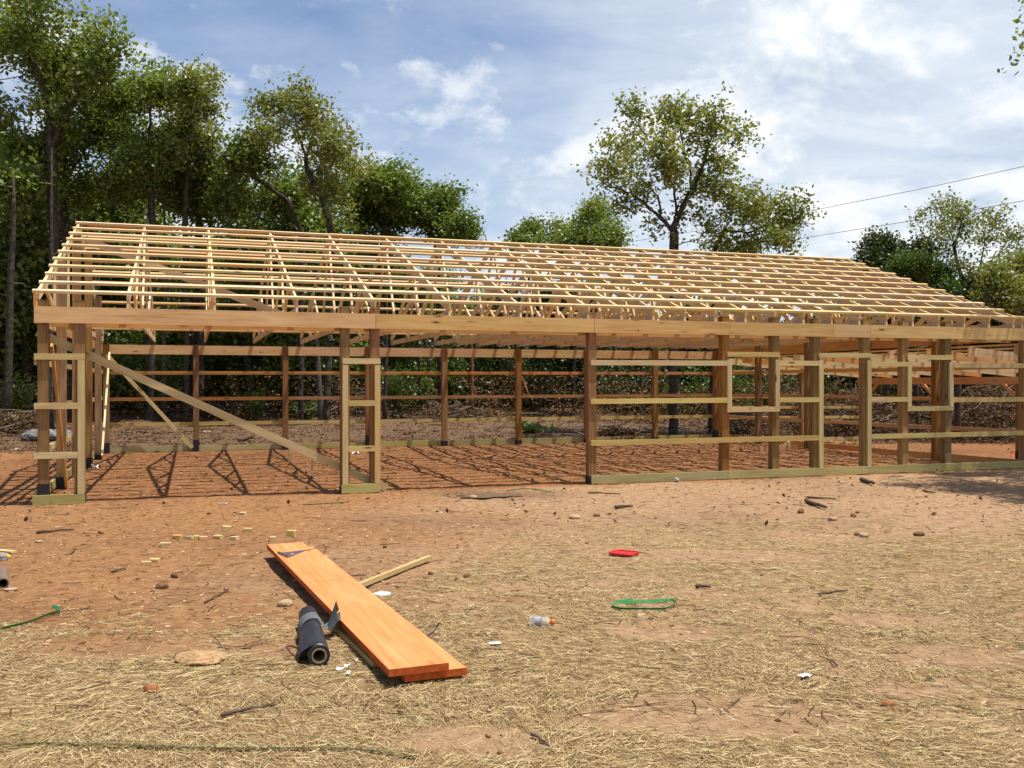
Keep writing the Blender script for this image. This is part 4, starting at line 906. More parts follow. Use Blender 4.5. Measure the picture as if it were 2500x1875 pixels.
for i, a in enumerate((
    ('big grey lichen-covered boulder on the slope left of the barn', 82, 1078, 110, 40, 'rock_grey'), ('grey boulder partly hidden behind the left tower', 145, 1072, 60, 34, 'rock_grey'),
    ('tan boulder on the far left slope above the grey one', 22, 1040, 55, 40, 'rock_tan'), ('small grey boulder behind the tan boulder', 10, 1022, 40, 22, 'rock_grey'),
    ('pale stone half sunk left of the left tower', 38, 1101, 20, 8, 'rock_tan'), ('pale brown stone beside the far end of the black roll', 693, 1484, 40, 22, 'rock_tan'),
    ('long tan stone like a log in the straw at lower left', 477, 1630, 120, 30, 'rock_log'), ('rust brown squarish stone at lower left', 365, 1698, 46, 24, 'rock_red'),
    ('tan rounded stone in the bare soil before the open bay', 1403, 1268, 32, 14, 'rock_tan'), ('brown stone right of the tan rounded one', 1457, 1263, 20, 9, 'rock_brown'),
    ('pale stone in the puddle', 1155, 1218, 20, 11, 'rock_tan'), ('round dark brown stone below the framed door', 1957, 1254, 20, 17, 'rock_brown'),
    ('dark angular stone at the right, edge of the straw', 2247, 1309, 32, 13, 'rock_brown'), ('tan lump with a brown chip at the edge of the straw', 2112, 1313, 28, 14, 'rock_tan'),
    ('dark chip left of the tan lump', 2093, 1309, 14, 10, 'rock_brown'), ('rust red stone in the lower right straw', 2172, 1729, 34, 18, 'rock_red'),
    ('small red stone in the straw right of the bottle', 1444, 1598, 13, 13, 'rock_red'), ('small brown stone beyond the bottle', 1302, 1484, 9, 10, 'rock_red'),
    ('pale flat stone below the dark stick on the right', 2038, 1272, 26, 10, 'rock_tan'), ('reddish stone cluster piece below the long stick', 2085, 1263, 15, 12, 'rock_red'),
    ('small reddish stone right of the reddish cluster piece', 2095, 1254, 12, 8, 'rock_red'), ('brown stone at the tip of the pale stick', 1140, 1412, 20, 13, 'rock_brown'),
    ('small brown stone nearer than the one by the pale stick', 1114, 1421, 12, 11, 'rock_brown'), ('tiny brown stone beyond the tip of the pale stick', 1051, 1406, 15, 11, 'rock_brown'),
    ('brown stone right of the pale stick midway to the puddle', 939, 1339, 12, 8, 'rock_brown'), ('pink stone half way up the left foreground', 245, 1304, 16, 12, 'rock_red'),
    ('flat tan stone in the far left foreground', 92, 1328, 20, 9, 'rock_tan'), ('small white stone touching the left tower baseboard', 128, 1231, 9, 5, 'rock_tan'),
    ('pale pebble pair behind the back wall, left one', 499, 1058, 9, 7, 'rock_tan'), ('pale pebble pair behind the back wall, right one', 509, 1058, 9, 7, 'rock_tan'),
    ('brown stone by the stick in the middle foreground', 790, 1397, 22, 5, 'rock_brown'), ('dark clod in the straw below the bottle', 1355, 1563, 14, 10, 'rock_brown'),
    ('small red clod near the green loop', 1655, 1508, 9, 8, 'rock_red'), ('dark clod of earth and roots left of the orange boards', 392, 1439, 36, 16, 'rock_brown'), ('smaller dark clod beyond the earth and root clod', 424, 1412, 20, 16, 'rock_brown'))):
    stone(*a, 700+i)

# ------------------------------------------------------------------ scattered stuff
def scatter_blocks(n, xr, yr, dens, smin, smax, seed, flat=0.5):
    rg = np.random.default_rng(seed); x = rg.uniform(*xr, n); y = rg.uniform(*yr, n); k = rg.uniform(0, 1, n) < dens(x, y); x = x[k]; y = y[k]; n = len(x)
    s = smin*(smax/smin)**(rg.uniform(0, 1, n)**2.2); base = np.array([(1, 0, 0), (0, 1, 0), (-1, 0, 0), (0, -1, 0), (0, 0, 1), (0, 0, -1)], float)
    V = base[None]*s[:, None, None]*np.array([1, .75, flat])*rg.uniform(.6, 1.3, (n, 6, 1)); a = rg.uniform(0, 6.28, n); ca, sa = np.cos(a)[:, None], np.sin(a)[:, None]
    V = np.stack([V[..., 0]*ca-V[..., 1]*sa, V[..., 0]*sa+V[..., 1]*ca, V[..., 2]], 2)+np.stack([x, y, ground_z(x, y)+s*flat*.3], 1)[:, None]
    tri = np.array([(0, 1, 4), (1, 2, 4), (2, 3, 4), (3, 0, 4), (1, 0, 5), (2, 1, 5), (3, 2, 5), (0, 3, 5)]); Q = (np.arange(n)[:, None, None]*6+tri[None]).reshape(-1, 3)
    return V.reshape(-1, 3), Q, np.repeat(rg.uniform(0, 1, n), 6)
M['gravel'] = leafmat('gravel_and_clods', [(0.0, (0.13, 0.05, 0.02)), (0.55, (0.28, 0.12, 0.05)), (0.8, (0.40, 0.24, 0.12)), (1.0, (0.52, 0.40, 0.26))], 0.0, 0.1)
one = lambda x, y: np.clip(0.35+1.1*fbm(x, y, 0.8, 3, 90)-0.2, 0, 1)
V, Q, r = scatter_blocks(30000, (-9, 13), (4.5, 31), one, 0.004, 0.026, 3)
tag(obj('gravel', mk('gravel', V, Q, M['gravel'], False, {'rnd': ('FLOAT', r)})), 'small stones and clay clods strewn over the bare soil', 'gravel', None, 'stuff')
def ribbons(x, y, ang, L, wd, lift, rg, bend=0.12, tilt=0.06):
    """thin bent strips of four faces lying on the ground"""
    n = len(x); t = np.linspace(-.5, .5, 4); ca, sa = np.cos(ang), np.sin(ang); b = rg.normal(size=n)*bend
    u = t[None]*L[:, None]; v = (b[:, None]*(t[None]**2)*L[:, None])
    px = x[:, None]+u*ca[:, None]-v*sa[:, None]; py = y[:, None]+u*sa[:, None]+v*ca[:, None]
    g = ground_z(px.ravel(), py.ravel()).reshape(px.shape); gm = g.max(1, keepdims=True)
    pz = 0.5*g+0.5*gm+lift[:, None]+rg.normal(size=n)[:, None]*tilt*u
    pz = np.maximum(pz, g+0.002)
    hx = -sa[:, None]*wd[:, None]/2; hy = ca[:, None]*wd[:, None]/2; tz = rg.uniform(-1, 1, n)[:, None]*wd[:, None]*.45
    A = np.stack([px+hx, py+hy, pz+tz], 2); Bv = np.stack([px-hx, py-hy, pz-tz], 2); V = np.stack([A, Bv], 2).reshape(n, -1, 3)
    q = np.array([(0, 1, 3, 2), (2, 3, 5, 4), (4, 5, 7, 6)]); Q = (np.arange(n)[:, None, None]*8+q[None]).reshape(-1, 4)
    return V.reshape(-1, 3), Q
def straw(n, seed):
    rg = np.random.default_rng(seed); y = 3.9+8.6*rg.uniform(0, 1, n)**1.15; x = (rg.uniform(-1, 1, n))*(y*0.56+0.3)
    d = straw_density(x, y); k = rg.uniform(0, 1, n) < 0.025+d; x = x[k]; y = y[k]; n = len(x); d = d[k]
    flow = 6.0*fbm(x, y, 0.6, 2, 41); ang = flow+rg.normal(size=n)*0.75; L = rg.uniform(0.02, 0.10, n)*rg.uniform(.6, 1.4, n)**1.5; wd = rg.uniform(0.0012, 0.0032, n)
    lift = rg.uniform(0.001, 0.014, n)*np.clip(d*1.3, .15, 1); V, Q = ribbons(x, y, ang, L, wd, lift, rg)
    return V, Q, np.repeat(rg.uniform(0, 1, n), 8)
V, Q, r = straw(250000, 8)
tag(obj('straw', mk('straw', V, Q, M['straw'], False, {'rnd': ('FLOAT', r)})), 'loose dry straw spread over the foreground', 'straw', None, 'stuff')
rg = np.random.default_rng(9); n = 5200; y = 5+25*rg.uniform(0, 1, n)**1.3; x = rg.uniform(-1, 1, n)*(y*.56+.3)
V, Q = ribbons(x, y, rg.uniform(0, 6.28, n), rg.uniform(.03, .22, n)*rg.uniform(.5, 1.6, n), rg.uniform(.003, .008, n), rg.uniform(.002, .012, n), rg, .3)
M['twigs'] = leafmat('dark_twigs', [(0.0, (0.03, 0.016, 0.010)), (0.7, (0.11, 0.06, 0.035)), (1.0, (0.26, 0.17, 0.09))], 0.0, 0.1)
tag(obj('twig_litter', mk('twig_litter', V, Q, M['twigs'], False, {'rnd': ('FLOAT', np.repeat(rg.uniform(0, 1, n), 8))})), 'fine dark twigs littering the clay', 'twigs', None, 'stuff')
n = 30000; y = 12+34*rg.uniform(0, 1, n); x = rg.uniform(-1, 1, n)*(y*.56+.3); s2, w2 = to_sw(x, y); k = rg.uniform(0, 1, n) < np.where(w2 > 11.3, 1.0, 0.05); x = x[k]; y = y[k]
c = np.stack([x, y, ground_z(x, y)+.02+.05*rg.uniform(0, 1, len(x))], 1); LV, LQ, r_ = leaf_mesh(c, .075, rg, 1.0)
tag(obj('leaf_litter', mk('leaf_litter', LV, LQ, M['leaf_dead'], False, {'rnd': ('FLOAT', r_)})), 'brown fallen leaves over the cleared ground behind the barn', 'leaf litter', None, 'stuff')
n = 7000; y = 5+17*rg.uniform(0, 1, n); x = rg.uniform(-1, 1, n)*(y*.56+.3)
V, Q = ribbons(x, y, rg.uniform(0, 6.28, n), rg.uniform(.01, .05, n), rg.uniform(.004, .014, n), rg.uniform(.002, .01, n), rg, .1)
tag(obj('wood_chips', mk('wood_chips', V, Q, M['chip'], False, {'rnd': ('FLOAT', np.repeat(rg.uniform(.3, 1, n), 8))})), 'pale wood chips and scraps dotted over the soil', 'wood chips', None, 'stuff')

n = 7000; y = 20+24*rg.uniform(0, 1, n); x = rg.uniform(-1, 1, n)*(y*.56+.3); s2, w2 = to_sw(x, y); k = w2 > 11.4; x = x[k]; y = y[k]; n = len(x)
V, Q = ribbons(x, y, rg.uniform(0, 6.28, n), rg.uniform(.1, .7, n)*rg.uniform(.4, 1.3, n), rg.uniform(.010, .035, n), rg.uniform(.005, .05, n), rg, .3)
tag(obj('fallen_sticks', mk('fallen_sticks', V, Q, M['twigs'], False, {'rnd': ('FLOAT', np.repeat(rg.uniform(0.1, 1, n), 8))})), 'fallen sticks and bark scattered over the cleared ground', 'sticks', None, 'stuff')

# ------------------------------------------------------------------ things on the ground
def stick(label, a, b_, r, mat='twig', name='stick', sides=6, bend=0.04, seed=0, taper=0.55, cat='stick', grp=None):
    rg = random.Random(seed+len(label)); pa = on_ground(*a); pb = on_ground(*b_); pts = []
    for k in range(7):
        t = k/6; p = pa.lerp(pb, t); j = bend*math.sin(t*math.pi)
        pts.append((p.x+rg.uniform(-.4, .4)*bend*.3, p.y+j, max(p.z, gz(p.x, p.y))+r*.8+rg.uniform(0, .012)))
    v, f = tube(pts, [r*(1-(1-taper)*k/6) for k in range(7)], sides); c = Vector(pts[0])
    o = obj(name, mk(name, [Vector(q)-c for q in v], f, M[mat], True)); o.location = c; tag(o, label, cat, grp); return o
for i, a in enumerate((
    ('straight dark stick lying before the framed door', (1970, 1217), (2042, 1223), .018), ('thick weathered stick below the straight one', (1970, 1229), (2018, 1245), .035),
    ('black charred chunk of wood near the shade at right', (2103, 1177), (2133, 1185), .045), ('thin dark stick right of the charred chunk', (2255, 1201), (2282, 1208), .02),
    ('thin stick before the third front post', (1436, 1206), (1515, 1208), .014), ('short thick stick below the thin stick', (1503, 1244), (1545, 1242), .026),
    ('stick with a split end in the straw beyond the green loop', (1700, 1438), (1735, 1441), .018), ('pale bleached stick in the right straw', (2000, 1458), (2072, 1450), .012),
    ('forked twig at bottom centre', (1297, 1808), (1352, 1845), .008), ('curved dark branch at lower left of the roll', (540, 1760), (675, 1728), .010),
    ('short dark twig right of the two offcuts on the left', (272, 1399), (308, 1395), .012), ('thin reddish lath on the far left soil', (90, 1305), (180, 1298), .018),
    ('long bleached branch on the cleared ground behind the left bays', (560, 1013), (705, 1018), .05), ('dark rotten log behind the left brace', (268, 1008), (305, 1012), .07),
    ('forked pale stick behind the left corner post', (298, 1058), (318, 1044), .035), ('dark log behind the second back post', (585, 1080), (620, 1068), .07),
    ('bleached branch curving behind the open bay', (985, 1062), (1018, 1056), .03), ('dark fallen log at the foot of the far brush', (1030, 1012), (1085, 1012), .09),
    ('long dark branch leaning through the right brush', (1680, 1010), (1745, 1013), .06), ('twig by the top left of the straw', (170, 1357), (183, 1340), .008),
    ('dark crooked twig left of the orange boards', (500, 1475), (560, 1443), .009))):
    stick(*a, seed=i)
# long branches leaning behind the barn
for lb, p0, p1, r, mt in (('thin pale lath leaning on the back wall right of the fifth back post', (1275, 920, 27.5), (1300, 975, 28.0), .022, 'pine'),
                          ('grey bare branch rising from the brush behind the first bay', (1515, 985, 38), (1516, 935, 38), .03, 'deadwood'),
                          ('bleached branch slanting behind the middle tower', (795, 1006, 39), (870, 966, 39.5), .05, 'deadwood'),
                          ('second bleached branch slanting left of the middle tower', (722, 1005, 38), (790, 985, 39), .04, 'deadwood')):
    a = far(*p0); b_ = far(*p1); a.z = max(a.z, gz(a.x, a.y)); v, f = tube([Vector((0, 0, 0)), (b_-a)*.5+Vector((0, 0, -.08)), b_-a], [r, r*.8, r*.5], 6)
    o = obj('leaning_branch', mk('leaning_branch', v, f, M[mt])); o.location = a; tag(o, lb, 'branch')
# grey pipe stub and survey flags
p = on_ground(1667, 1064); v, f = tube([(0, 0, -.1), (0, 0, .32)], .045, 10); o = obj('pipe_stub', mk('pipe_stub', v, f, M['grey_pipe'], True)); o.location = p; tag(o, 'short grey upright pipe beside the big oak trunk', 'pipe')
for px, py, lb in ((2037, 1082, 'orange survey flag seen through the doorway'), (2467, 1119, 'orange survey flag under the lean-to at the right edge')):
    p = on_ground(px, py); r = empty('survey_flag', p); tag(r, lb, 'flag', 'orange survey flags')
    v, f = tube([(0, 0, -.02), (0.01, 0, .19)], .003, 5); obj('wire', mk('wire', v, f, M['wire']), r)
    obj('pennant', mk('pennant', [(0.01, 0, .19), (0.09, .02, .17), (0.10, 0, .10), (0.008, 0, .09), (.05, .02, .14)], [(0, 4, 3), (0, 1, 4), (1, 2, 4), (2, 3, 4)], M['flag']), r)
# wooden stakes inside the barn
for px, py, hpx, lb in ((706, 1131, 36, 'short survey stake inside the barn under the long brace'), (762, 1149, 30, 'short survey stake nearer the middle tower')):
    p = on_ground(px, py); h = hpx*p.y/F
    o = obj('wooden_stake', mk('wooden_stake', [(-.02, -.01, h), (.02, -.01, h), (.02, .01, h), (-.02, .01, h), (-.02, -.01, 0), (.02, -.01, 0), (.02, .01, 0), (-.02, .01, 0), (0, 0, -.1)],
        [(0, 1, 2, 3), (0, 4, 5, 1), (1, 5, 6, 2), (2, 6, 7, 3), (3, 7, 4, 0), (4, 8, 5), (5, 8, 6), (6, 8, 7), (7, 8, 4)], M['treated_light'])); o.location = p; tag(o, lb, 'stake')
# orange boards
def slab(name, label, c4, top, thick, mat, cat='board'):
    """a board lying flat, its four top corners given on the ground plan"""
    c = Vector((sum(p[0] for p in c4)/4, sum(p[1] for p in c4)/4, 0)); a = Vector((*c4[1], 0))-Vector((*c4[0], 0)); l = (Vector((*c4[3], 0))-Vector((*c4[0], 0)))
    mid0 = (Vector((*c4[0], 0))+Vector((*c4[1], 0)))/2; mid1 = (Vector((*c4[3], 0))+Vector((*c4[2], 0)))/2
    mid0.z = top[0]-thick/2; mid1.z = top[1]-thick/2
    ax = (mid1-mid0).normalized(); wd = abs(a.cross(ax).length)
    o = board(name, mid0, mid1, wd, thick, mat, None, bev=0.003)
    o.data.materials.append(M['orange_edge'])
    for q in o.data.polygons:
        if abs(q.normal.z) < 0.9: q.material_index = 1
    tag(o, label, cat); return o
M['orange_edge'] = simple('orange_board_edge', (0.42, 0.085, 0.016), 0.8, 0.25, 30, 0.2, 0.6, 0.003)
low = slab('orange_board', 'lower orange-coated board, sticking out at the right under the other', [(-0.600, 5.56), (-0.275, 5.76), (-2.02, 9.95), (-2.345, 9.75)], (0.058, 0.075), 0.044, M['orange'])
up_ = slab('orange_board', 'upper orange-coated board with the metal square lying on its far end', [(-0.685, 5.50), (-0.375, 5.69), (-2.125, 9.93), (-2.43, 9.73)], (0.106, 0.122), 0.044, M['orange'])
ink = simple('pencil_line', (0.30, 0.10, 0.03), 0.9)
d4 = (Vector((-2.27, 9.82, 0))-Vector((-0.53, 5.6, 0)))
for t in (0.565, 0.83):
    ln = obj('pencil_line', mk('pencil_line', [(-0.003, -0.155, 0.0225), (0.003, -0.155, 0.0225), (0.003, 0.152, 0.0225), (-0.003, 0.152, 0.0225)], [(0, 1, 2, 3)], ink), up_)
    ln.location = ((t-.5)*d4.length, 0, 0.0003); ln.rotation_euler = (0, 0, 0.12)
s1 = board('scrap_stick', at(822, 1530, .02), at(925, 1624, .02), 0.07, 0.036, M['treated_light'], None); s1.location.z = 0.022; tag(s1, 'narrow grey board lying under the left edge of the orange boards', 'board')
s2 = board('scrap_stick', at(862, 1440, .03), at(1050, 1364, .03), 0.042, 0.042, M['treated_light'], None, bev=0.002); s2.location.z = 0.045; tag(s2, 'pale square-sawn stick reaching right from under the orange boards', 'stick')
# speed square
zt = 0.1225
P3 = [at(678, 1351, zt), at(704, 1361, zt), at(752, 1342, zt)]; c = (P3[0]+P3[1]+P3[2])/3; root = empty('speed_square', (c.x, c.y, 0.1215)); tag(root, 'blue-grey metal carpenter square on the far end of the orange boards', 'square')
L3 = [Vector((p.x-c.x, p.y-c.y, 0)) for p in P3]; inn = [q*0.30+Vector((.01, 0, 0)) for q in L3]
v = [q+Vector((0, 0, h)) for h in (0, .004) for q in L3+inn]
f = []
for i in range(3):
    j = (i+1) % 3; f += [(6+i, 6+j, 9+j, 9+i), (j, i, 3+i, 3+j), (i, j, 6+j, 6+i), (3+j, 3+i, 9+i, 9+j)]
obj('blade', mk('blade', v, f, M['steel']), root)
board('fence', L3[0]+Vector((0, 0, .012)), L3[1]+Vector((0, 0, .012)), .006, .022, M['steel'], root)
v, f = tube([at(750, 1344, .12), at(770, 1338, .17), at(790, 1328, .20), at(796, 1338, .12), at(790, 1352, .04)], .0035, 5)
o = obj('wire_scrap', mk('wire_scrap', v, f, M['strapbrown'])); tag(o, 'dark wire arching off the far end of the orange boards', 'wire')
# roll of roofing felt
pn = Vector((-1.165, 5.92, 0)); pf = Vector((-1.455, 6.98, 0)); ax = (pf-pn).normalized(); sdv = ax.cross(Vector((0, 0, 1)))      # sdv points to the right of the roll
root = empty('felt_roll', (pn.x, pn.y, gz(pn.x, pn.y)), math.atan2(ax.y, ax.x)); tag(root, 'roll of black roofing felt with torn loose end beside the orange boards', 'roll')
R, Ln = 0.066, 1.08
def cyl(r0, r1, x0, x1, n=36, wob=0.0, seed=0):
    rg = random.Random(seed); v = []; f = []
    for x in (x0, x1):
        for r in (r0, r1):
            for k in range(n): t = 2*math.pi*k/n; q = r*(1+wob*math.sin(5*t+seed)); v.append((x, q*math.cos(t), R+q*math.sin(t)))
    for k in range(n):
        j = (k+1) % n
        f += [(k, j, n+j, n+k), (2*n+j, 2*n+k, 3*n+k, 3*n+j), (n+k, n+j, 3*n+j, 3*n+k), (j, k, 2*n+k, 2*n+j)]
    return v, f
v, f = cyl(.046, R, 0, Ln); obj('felt', mk('felt', v, f, M['felt'], False), root)
for p in root.children[0].data.polygons: p.use_smooth = abs(p.normal.x) < 0.5
v, f = cyl(.037, .0455, -.004, Ln+.004); obj('cardboard_core', mk('cardboard_core', v, f, M['kraft'], False), root)
def sheet(name, pts, nu, nv, mat, parent, th=0.002):
    """pts(u, v) -> xyz; a thin sheet with two sides"""
    V = []; n = nu*nv
    for s in (0, 1):
        for i in range(nu):
            for j in range(nv):
                p = Vector(pts(i/(nu-1), j/(nv-1))); e = 1e-3
                a = Vector(pts(i/(nu-1)+e, j/(nv-1)))-p; b = Vector(pts(i/(nu-1), j/(nv-1)+e))-p; nn = a.cross(b)
                nn = nn.normalized() if nn.length > 0 else Vector((0, 0, 1)); V.append(p+nn*(th*s))
    Fc = []
    for i in range(nu-1):
        for j in range(nv-1):
            q = (i*nv+j, (i+1)*nv+j, (i+1)*nv+j+1, i*nv+j+1); Fc.append(q); Fc.append(tuple(k+n for k in reversed(q)))
    o = obj(name, mk(name, V, Fc, mat, True), parent); return o
# local frame: x along the roll (away), y to the left, z up
def loose(u, v):
    x = 0.04+0.66*v+0.05*math.sin(9*u+4*v)*u; t = -0.2+2.6*u; r = R+.004+0.10*max(0, u-.35)**1.3*(1.15-v*.75)+.012*math.sin(7*v)*u
    return (x, r*math.sin(t-0.3), max(.004, R+r*math.cos(t-0.3)))
sheet('loose_felt', loose, 22, 14, M['felt'], root)
def torn(u, v):
    x = 0.60+0.13*v+0.10*u; t = 1.9-3.9*u; r = R+.010+.012*v+.03*max(0, u-.55)
    y = r*math.sin(t); z = R+r*math.cos(t)
    if u > .62: k = (u-.62)/.38; y = -R-.02-.11*k; z = R-.01+(.10*k**1.5)*(1-.9*abs(v-.5))+.01*math.sin(9*v); x += .02*k
    return (x, y, max(.004, z))
M['felt_grey'] = simple('dusty_felt_underside', (0.10, 0.105, 0.10), 0.75, .25, 20, .3, .4, .003)
sheet('torn_wrap', torn, 26, 8, M['felt_grey'], root)
def flap(u, v):
    x = .64+.16*v-.06*u*v; return (x, -R-.055-.055*u+.015*math.sin(4*v), .05+.18*u*(1-.55*abs(v-.55)*2)+.03*v)
sheet('raised_flap', flap, 8, 8, M['felt_grey'], root)
v, f = tube([(.33, .10, .03), (.30, .15, .06), (.25, .18, .07), (.20, .16, .04), (.17, .12, .02), (.16, .09, .015)], .006, 5); obj('strap', mk('strap', v, f, M['strapbrown']), root)
# spool of white tape
p = on_ground(934, 1454); root = empty('tape_disc', p, .2); tag(root, 'white round lid lying right of the orange boards', 'lid')
v, f = tube([(0, 0, .002), (0, 0, .012)], .068, 28); obj('disc', mk('disc', v, f, M['white']), root)
rimp = [(.064*math.cos(t*math.pi/16), .064*math.sin(t*math.pi/16), .013) for t in range(33)]; v, f = tube(rimp, .0035, 5, False); obj('rim', mk('rim', v, f, M['white'], True), root)
v, f = tube([(-.06, 0, .01), (-.12, .02, .012), (-.14, .035, .01)], .006, 5); obj('tab', mk('tab', v, f, M['white'], True), root)
# curled dark strap
v, f = tube([at(1034, 1557), at(1046, 1550, .015), at(1058, 1543, .03), at(1066, 1531, .055), at(1072, 1520, .09)], .006, 5); tag(obj('strap_scrap', mk('strap_scrap', v, f, M['darkstrap'])), 'dark curled strap scrap in the straw right of the orange boards', 'strap')
# red tray lid
p = on_ground(1527, 1362); root = empty('red_lid', (p.x, p.y+.12, p.z+.012), -.58); tag(root, 'red rectangular plastic lid lying upturned in the middle distance', 'lid')
def rrect(w, h, r, z, n=5):
    return [(sx*(w-r)+r*math.cos(a), sy*(h-r)+r*math.sin(a), z) for (sx, sy, a0) in ((1, 1, 0), (-1, 1, 90), (-1, -1, 180), (1, -1, 270)) for a in [math.radians(a0+90*k/n) for k in range(n+1)]]
a0 = rrect(.150*.88, .125*.88, .035, 0); a1 = rrect(.155*.88, .130*.88, .035, .020); a2 = rrect(.143*.88, .118*.88, .03, .020); a3 = rrect(.140*.88, .115*.88, .03, .007); n = len(a0)
f = [tuple(range(n-1, -1, -1))]
for r_ in range(3):
    for k in range(n): j = (k+1) % n; f.append((r_*n+k, r_*n+j, (r_+1)*n+j, (r_+1)*n+k))
obj('rim', mk('rim', a0+a1+a2+a3, f, M['red']), root); obj('panel', mk('panel', rrect(.139*.88, .114*.88, .030, .008), [tuple(range(n))], M['red']), root)
# green strapping
def ribbon(label, pts, wd, name='green_strap', upright=0.6):
    P = []
    q = [Vector(p) for p in pts]
    for i in range(len(q)-1):
        p0, p1, p2, p3 = q[max(i-1, 0)], q[i], q[i+1], q[min(i+2, len(q)-1)]
        for k in range(7):
            t = k/7; P.append(0.5*((2*p1)+(p2-p0)*t+(2*p0-5*p1+4*p2-p3)*t*t+(3*p1-p0-3*p2+p3)*t**3))
    P.append(q[-1]); v = []; f = []
    for i, p in enumerate(P):
        d = (P[min(i+1, len(P)-1)]-P[max(i-1, 0)]).normalized(); sd = d.cross(Vector((0, 0, 1))).normalized(); w = (sd*(1-upright)+Vector((0, 0, 1))*upright).normalized()*wd/2; nn = d.cross(w).normalized()*.0008
        z = Vector((0, 0, wd*.35+.010))
        v += [p+w+nn+z, p-w+nn+z, p-w-nn+z, p+w-nn+z]
    for i in range(len(P)-1):
        for k in range(4): j = (k+1) % 4; f.append((i*4+k, (i+1)*4+k, (i+1)*4+j, i*4+j))
    c = P[0].copy(); o = obj(name, mk(name, [x-c for x in v], f, M['green'])); o.location = c; tag(o, label, 'strap', 'green plastic packing straps'); return o
og = on_ground
ribbon('green strap curled into a loop on the straw', [og(1545, 1469), og(1515, 1476), og(1497, 1484), og(1510, 1491), og(1570, 1494), og(1625, 1491), og(1648, 1480), og(1640, 1471), og(1600, 1472), og(1556, 1477), og(1520, 1479)], .022)
ribbon('green strap running in from the left edge with a bent tip', [og(-30, 1552), og(10, 1541), og(70, 1525), og(120, 1508), og(146, 1498), og(140, 1491), og(127, 1486)], .024)
ribbon('long dark green strap half buried in the straw along the bottom edge', [og(-60, 1836), og(60, 1832), og(150, 1826), og(240, 1834), og(420, 1832), og(620, 1836), og(800, 1836), og(940, 1846), og(1020, 1856)], .022, upright=.3)
ribbon('thin green strap on the bare soil before the middle tower', [og(738, 1235), og(780, 1233), og(830, 1230), og(853, 1226)], .014)
ribbon('green strap lying beside the puddle', [og(1236, 1201), og(1270, 1196), og(1310, 1198), og(1342, 1203), og(1345, 1199)], .016)
# drink bottle
gm, nt, b = new_mat('clear_plastic'); b.inputs['Base Color'].default_value = (.9, .93, .95, 1); b.inputs['Roughness'].default_value = .08; b.inputs['Transmission Weight'].default_value = .85; b.inputs['IOR'].default_value = 1.2
def lathe(prof, n=20):
    v = []; f = []
    for (x, r) in prof:
        for k in range(n): t = 2*math.pi*k/n; v.append((x, r*math.cos(t), r*math.sin(t)))
    for i in range(len(prof)-1):
        for k in range(n): j = (k+1) % n; f.append((i*n+k, i*n+j, (i+1)*n+j, (i+1)*n+k))
    return v, f
p = on_ground(1292, 1533); root = empty('drink_bottle', (p.x, p.y+.04, p.z+.036), -.15); tag(root, 'clear squat bottle with orange cap lying in the straw', 'bottle')
v, f = lathe([(0, .001), (0, .030), (.01, .037), (.03, .035), (.04, .037), (.09, .036), (.10, .033), (.12, .036), (.14, .028), (.15, .017), (.155, .016)]); obj('body', mk('body', v, f, gm, True), root)
v, f = lathe([(.045, .0375), (.085, .0367)]); obj('label', mk('label', v, f, simple('grey_film_label', (.30, .30, .36), .4)), root)
v, f = lathe([(.150, .001), (.150, .020), (.178, .0195), (.182, .016), (.182, .001)]); obj('cap', mk('cap', v, f, M['cap'], True), root)
p = on_ground(-12, 1370); root = empty('drink_bottle', (p.x, p.y+.03, p.z+.036), -.35); tag(root, 'clear bottle with yellow cap at the left edge', 'bottle')
v, f = lathe([(0, .001), (0, .030), (.01, .035), (.09, .035), (.12, .03), (.14, .016), (.145, .015)]); obj('body', mk('body', v, f, gm, True), root)
v, f = lathe([(.142, .001), (.142, .018), (.162, .017), (.162, .001)]); obj('cap', mk('cap', v, f, M['yellow'], True), root)
s3 = board('scrap_stick', on_ground(-30, 1349)+Vector((0, 0, .02)), on_ground(34, 1353)+Vector((0, 0, .02)), .07, .02, M['treated_light'], None); tag(s3, 'yellowish flat offcut at the left edge beside the bottle', 'board')
# pale tube with disc at the left edge
p = on_ground(0, 1440); root = empty('cardboard_tube', (p.x, p.y+.05, p.z+.045), math.radians(125)); tag(root, 'thick grey cardboard tube with dark bore at the left edge', 'tube')
v, f = lathe([(-.02, .036), (-.02, .046), (.6, .046), (.6, .036), (-.02, .036)], 28); obj('wall', mk('wall', v, f, simple('grey_card', (.17, .11, .08), .85)), root); root.rotation_euler = (0, 0, math.radians(118))
p = on_ground(26, 1441); v, f = tube([(0, 0, .0), (0, 0, .006)], .05, 24); o = obj('card_disc', mk('card_disc', v, f, simple('tan_card', (.36, .27, .19), .85))); o.location = p; tag(o, 'flat tan card disc beside the cardboard tube', 'disc')
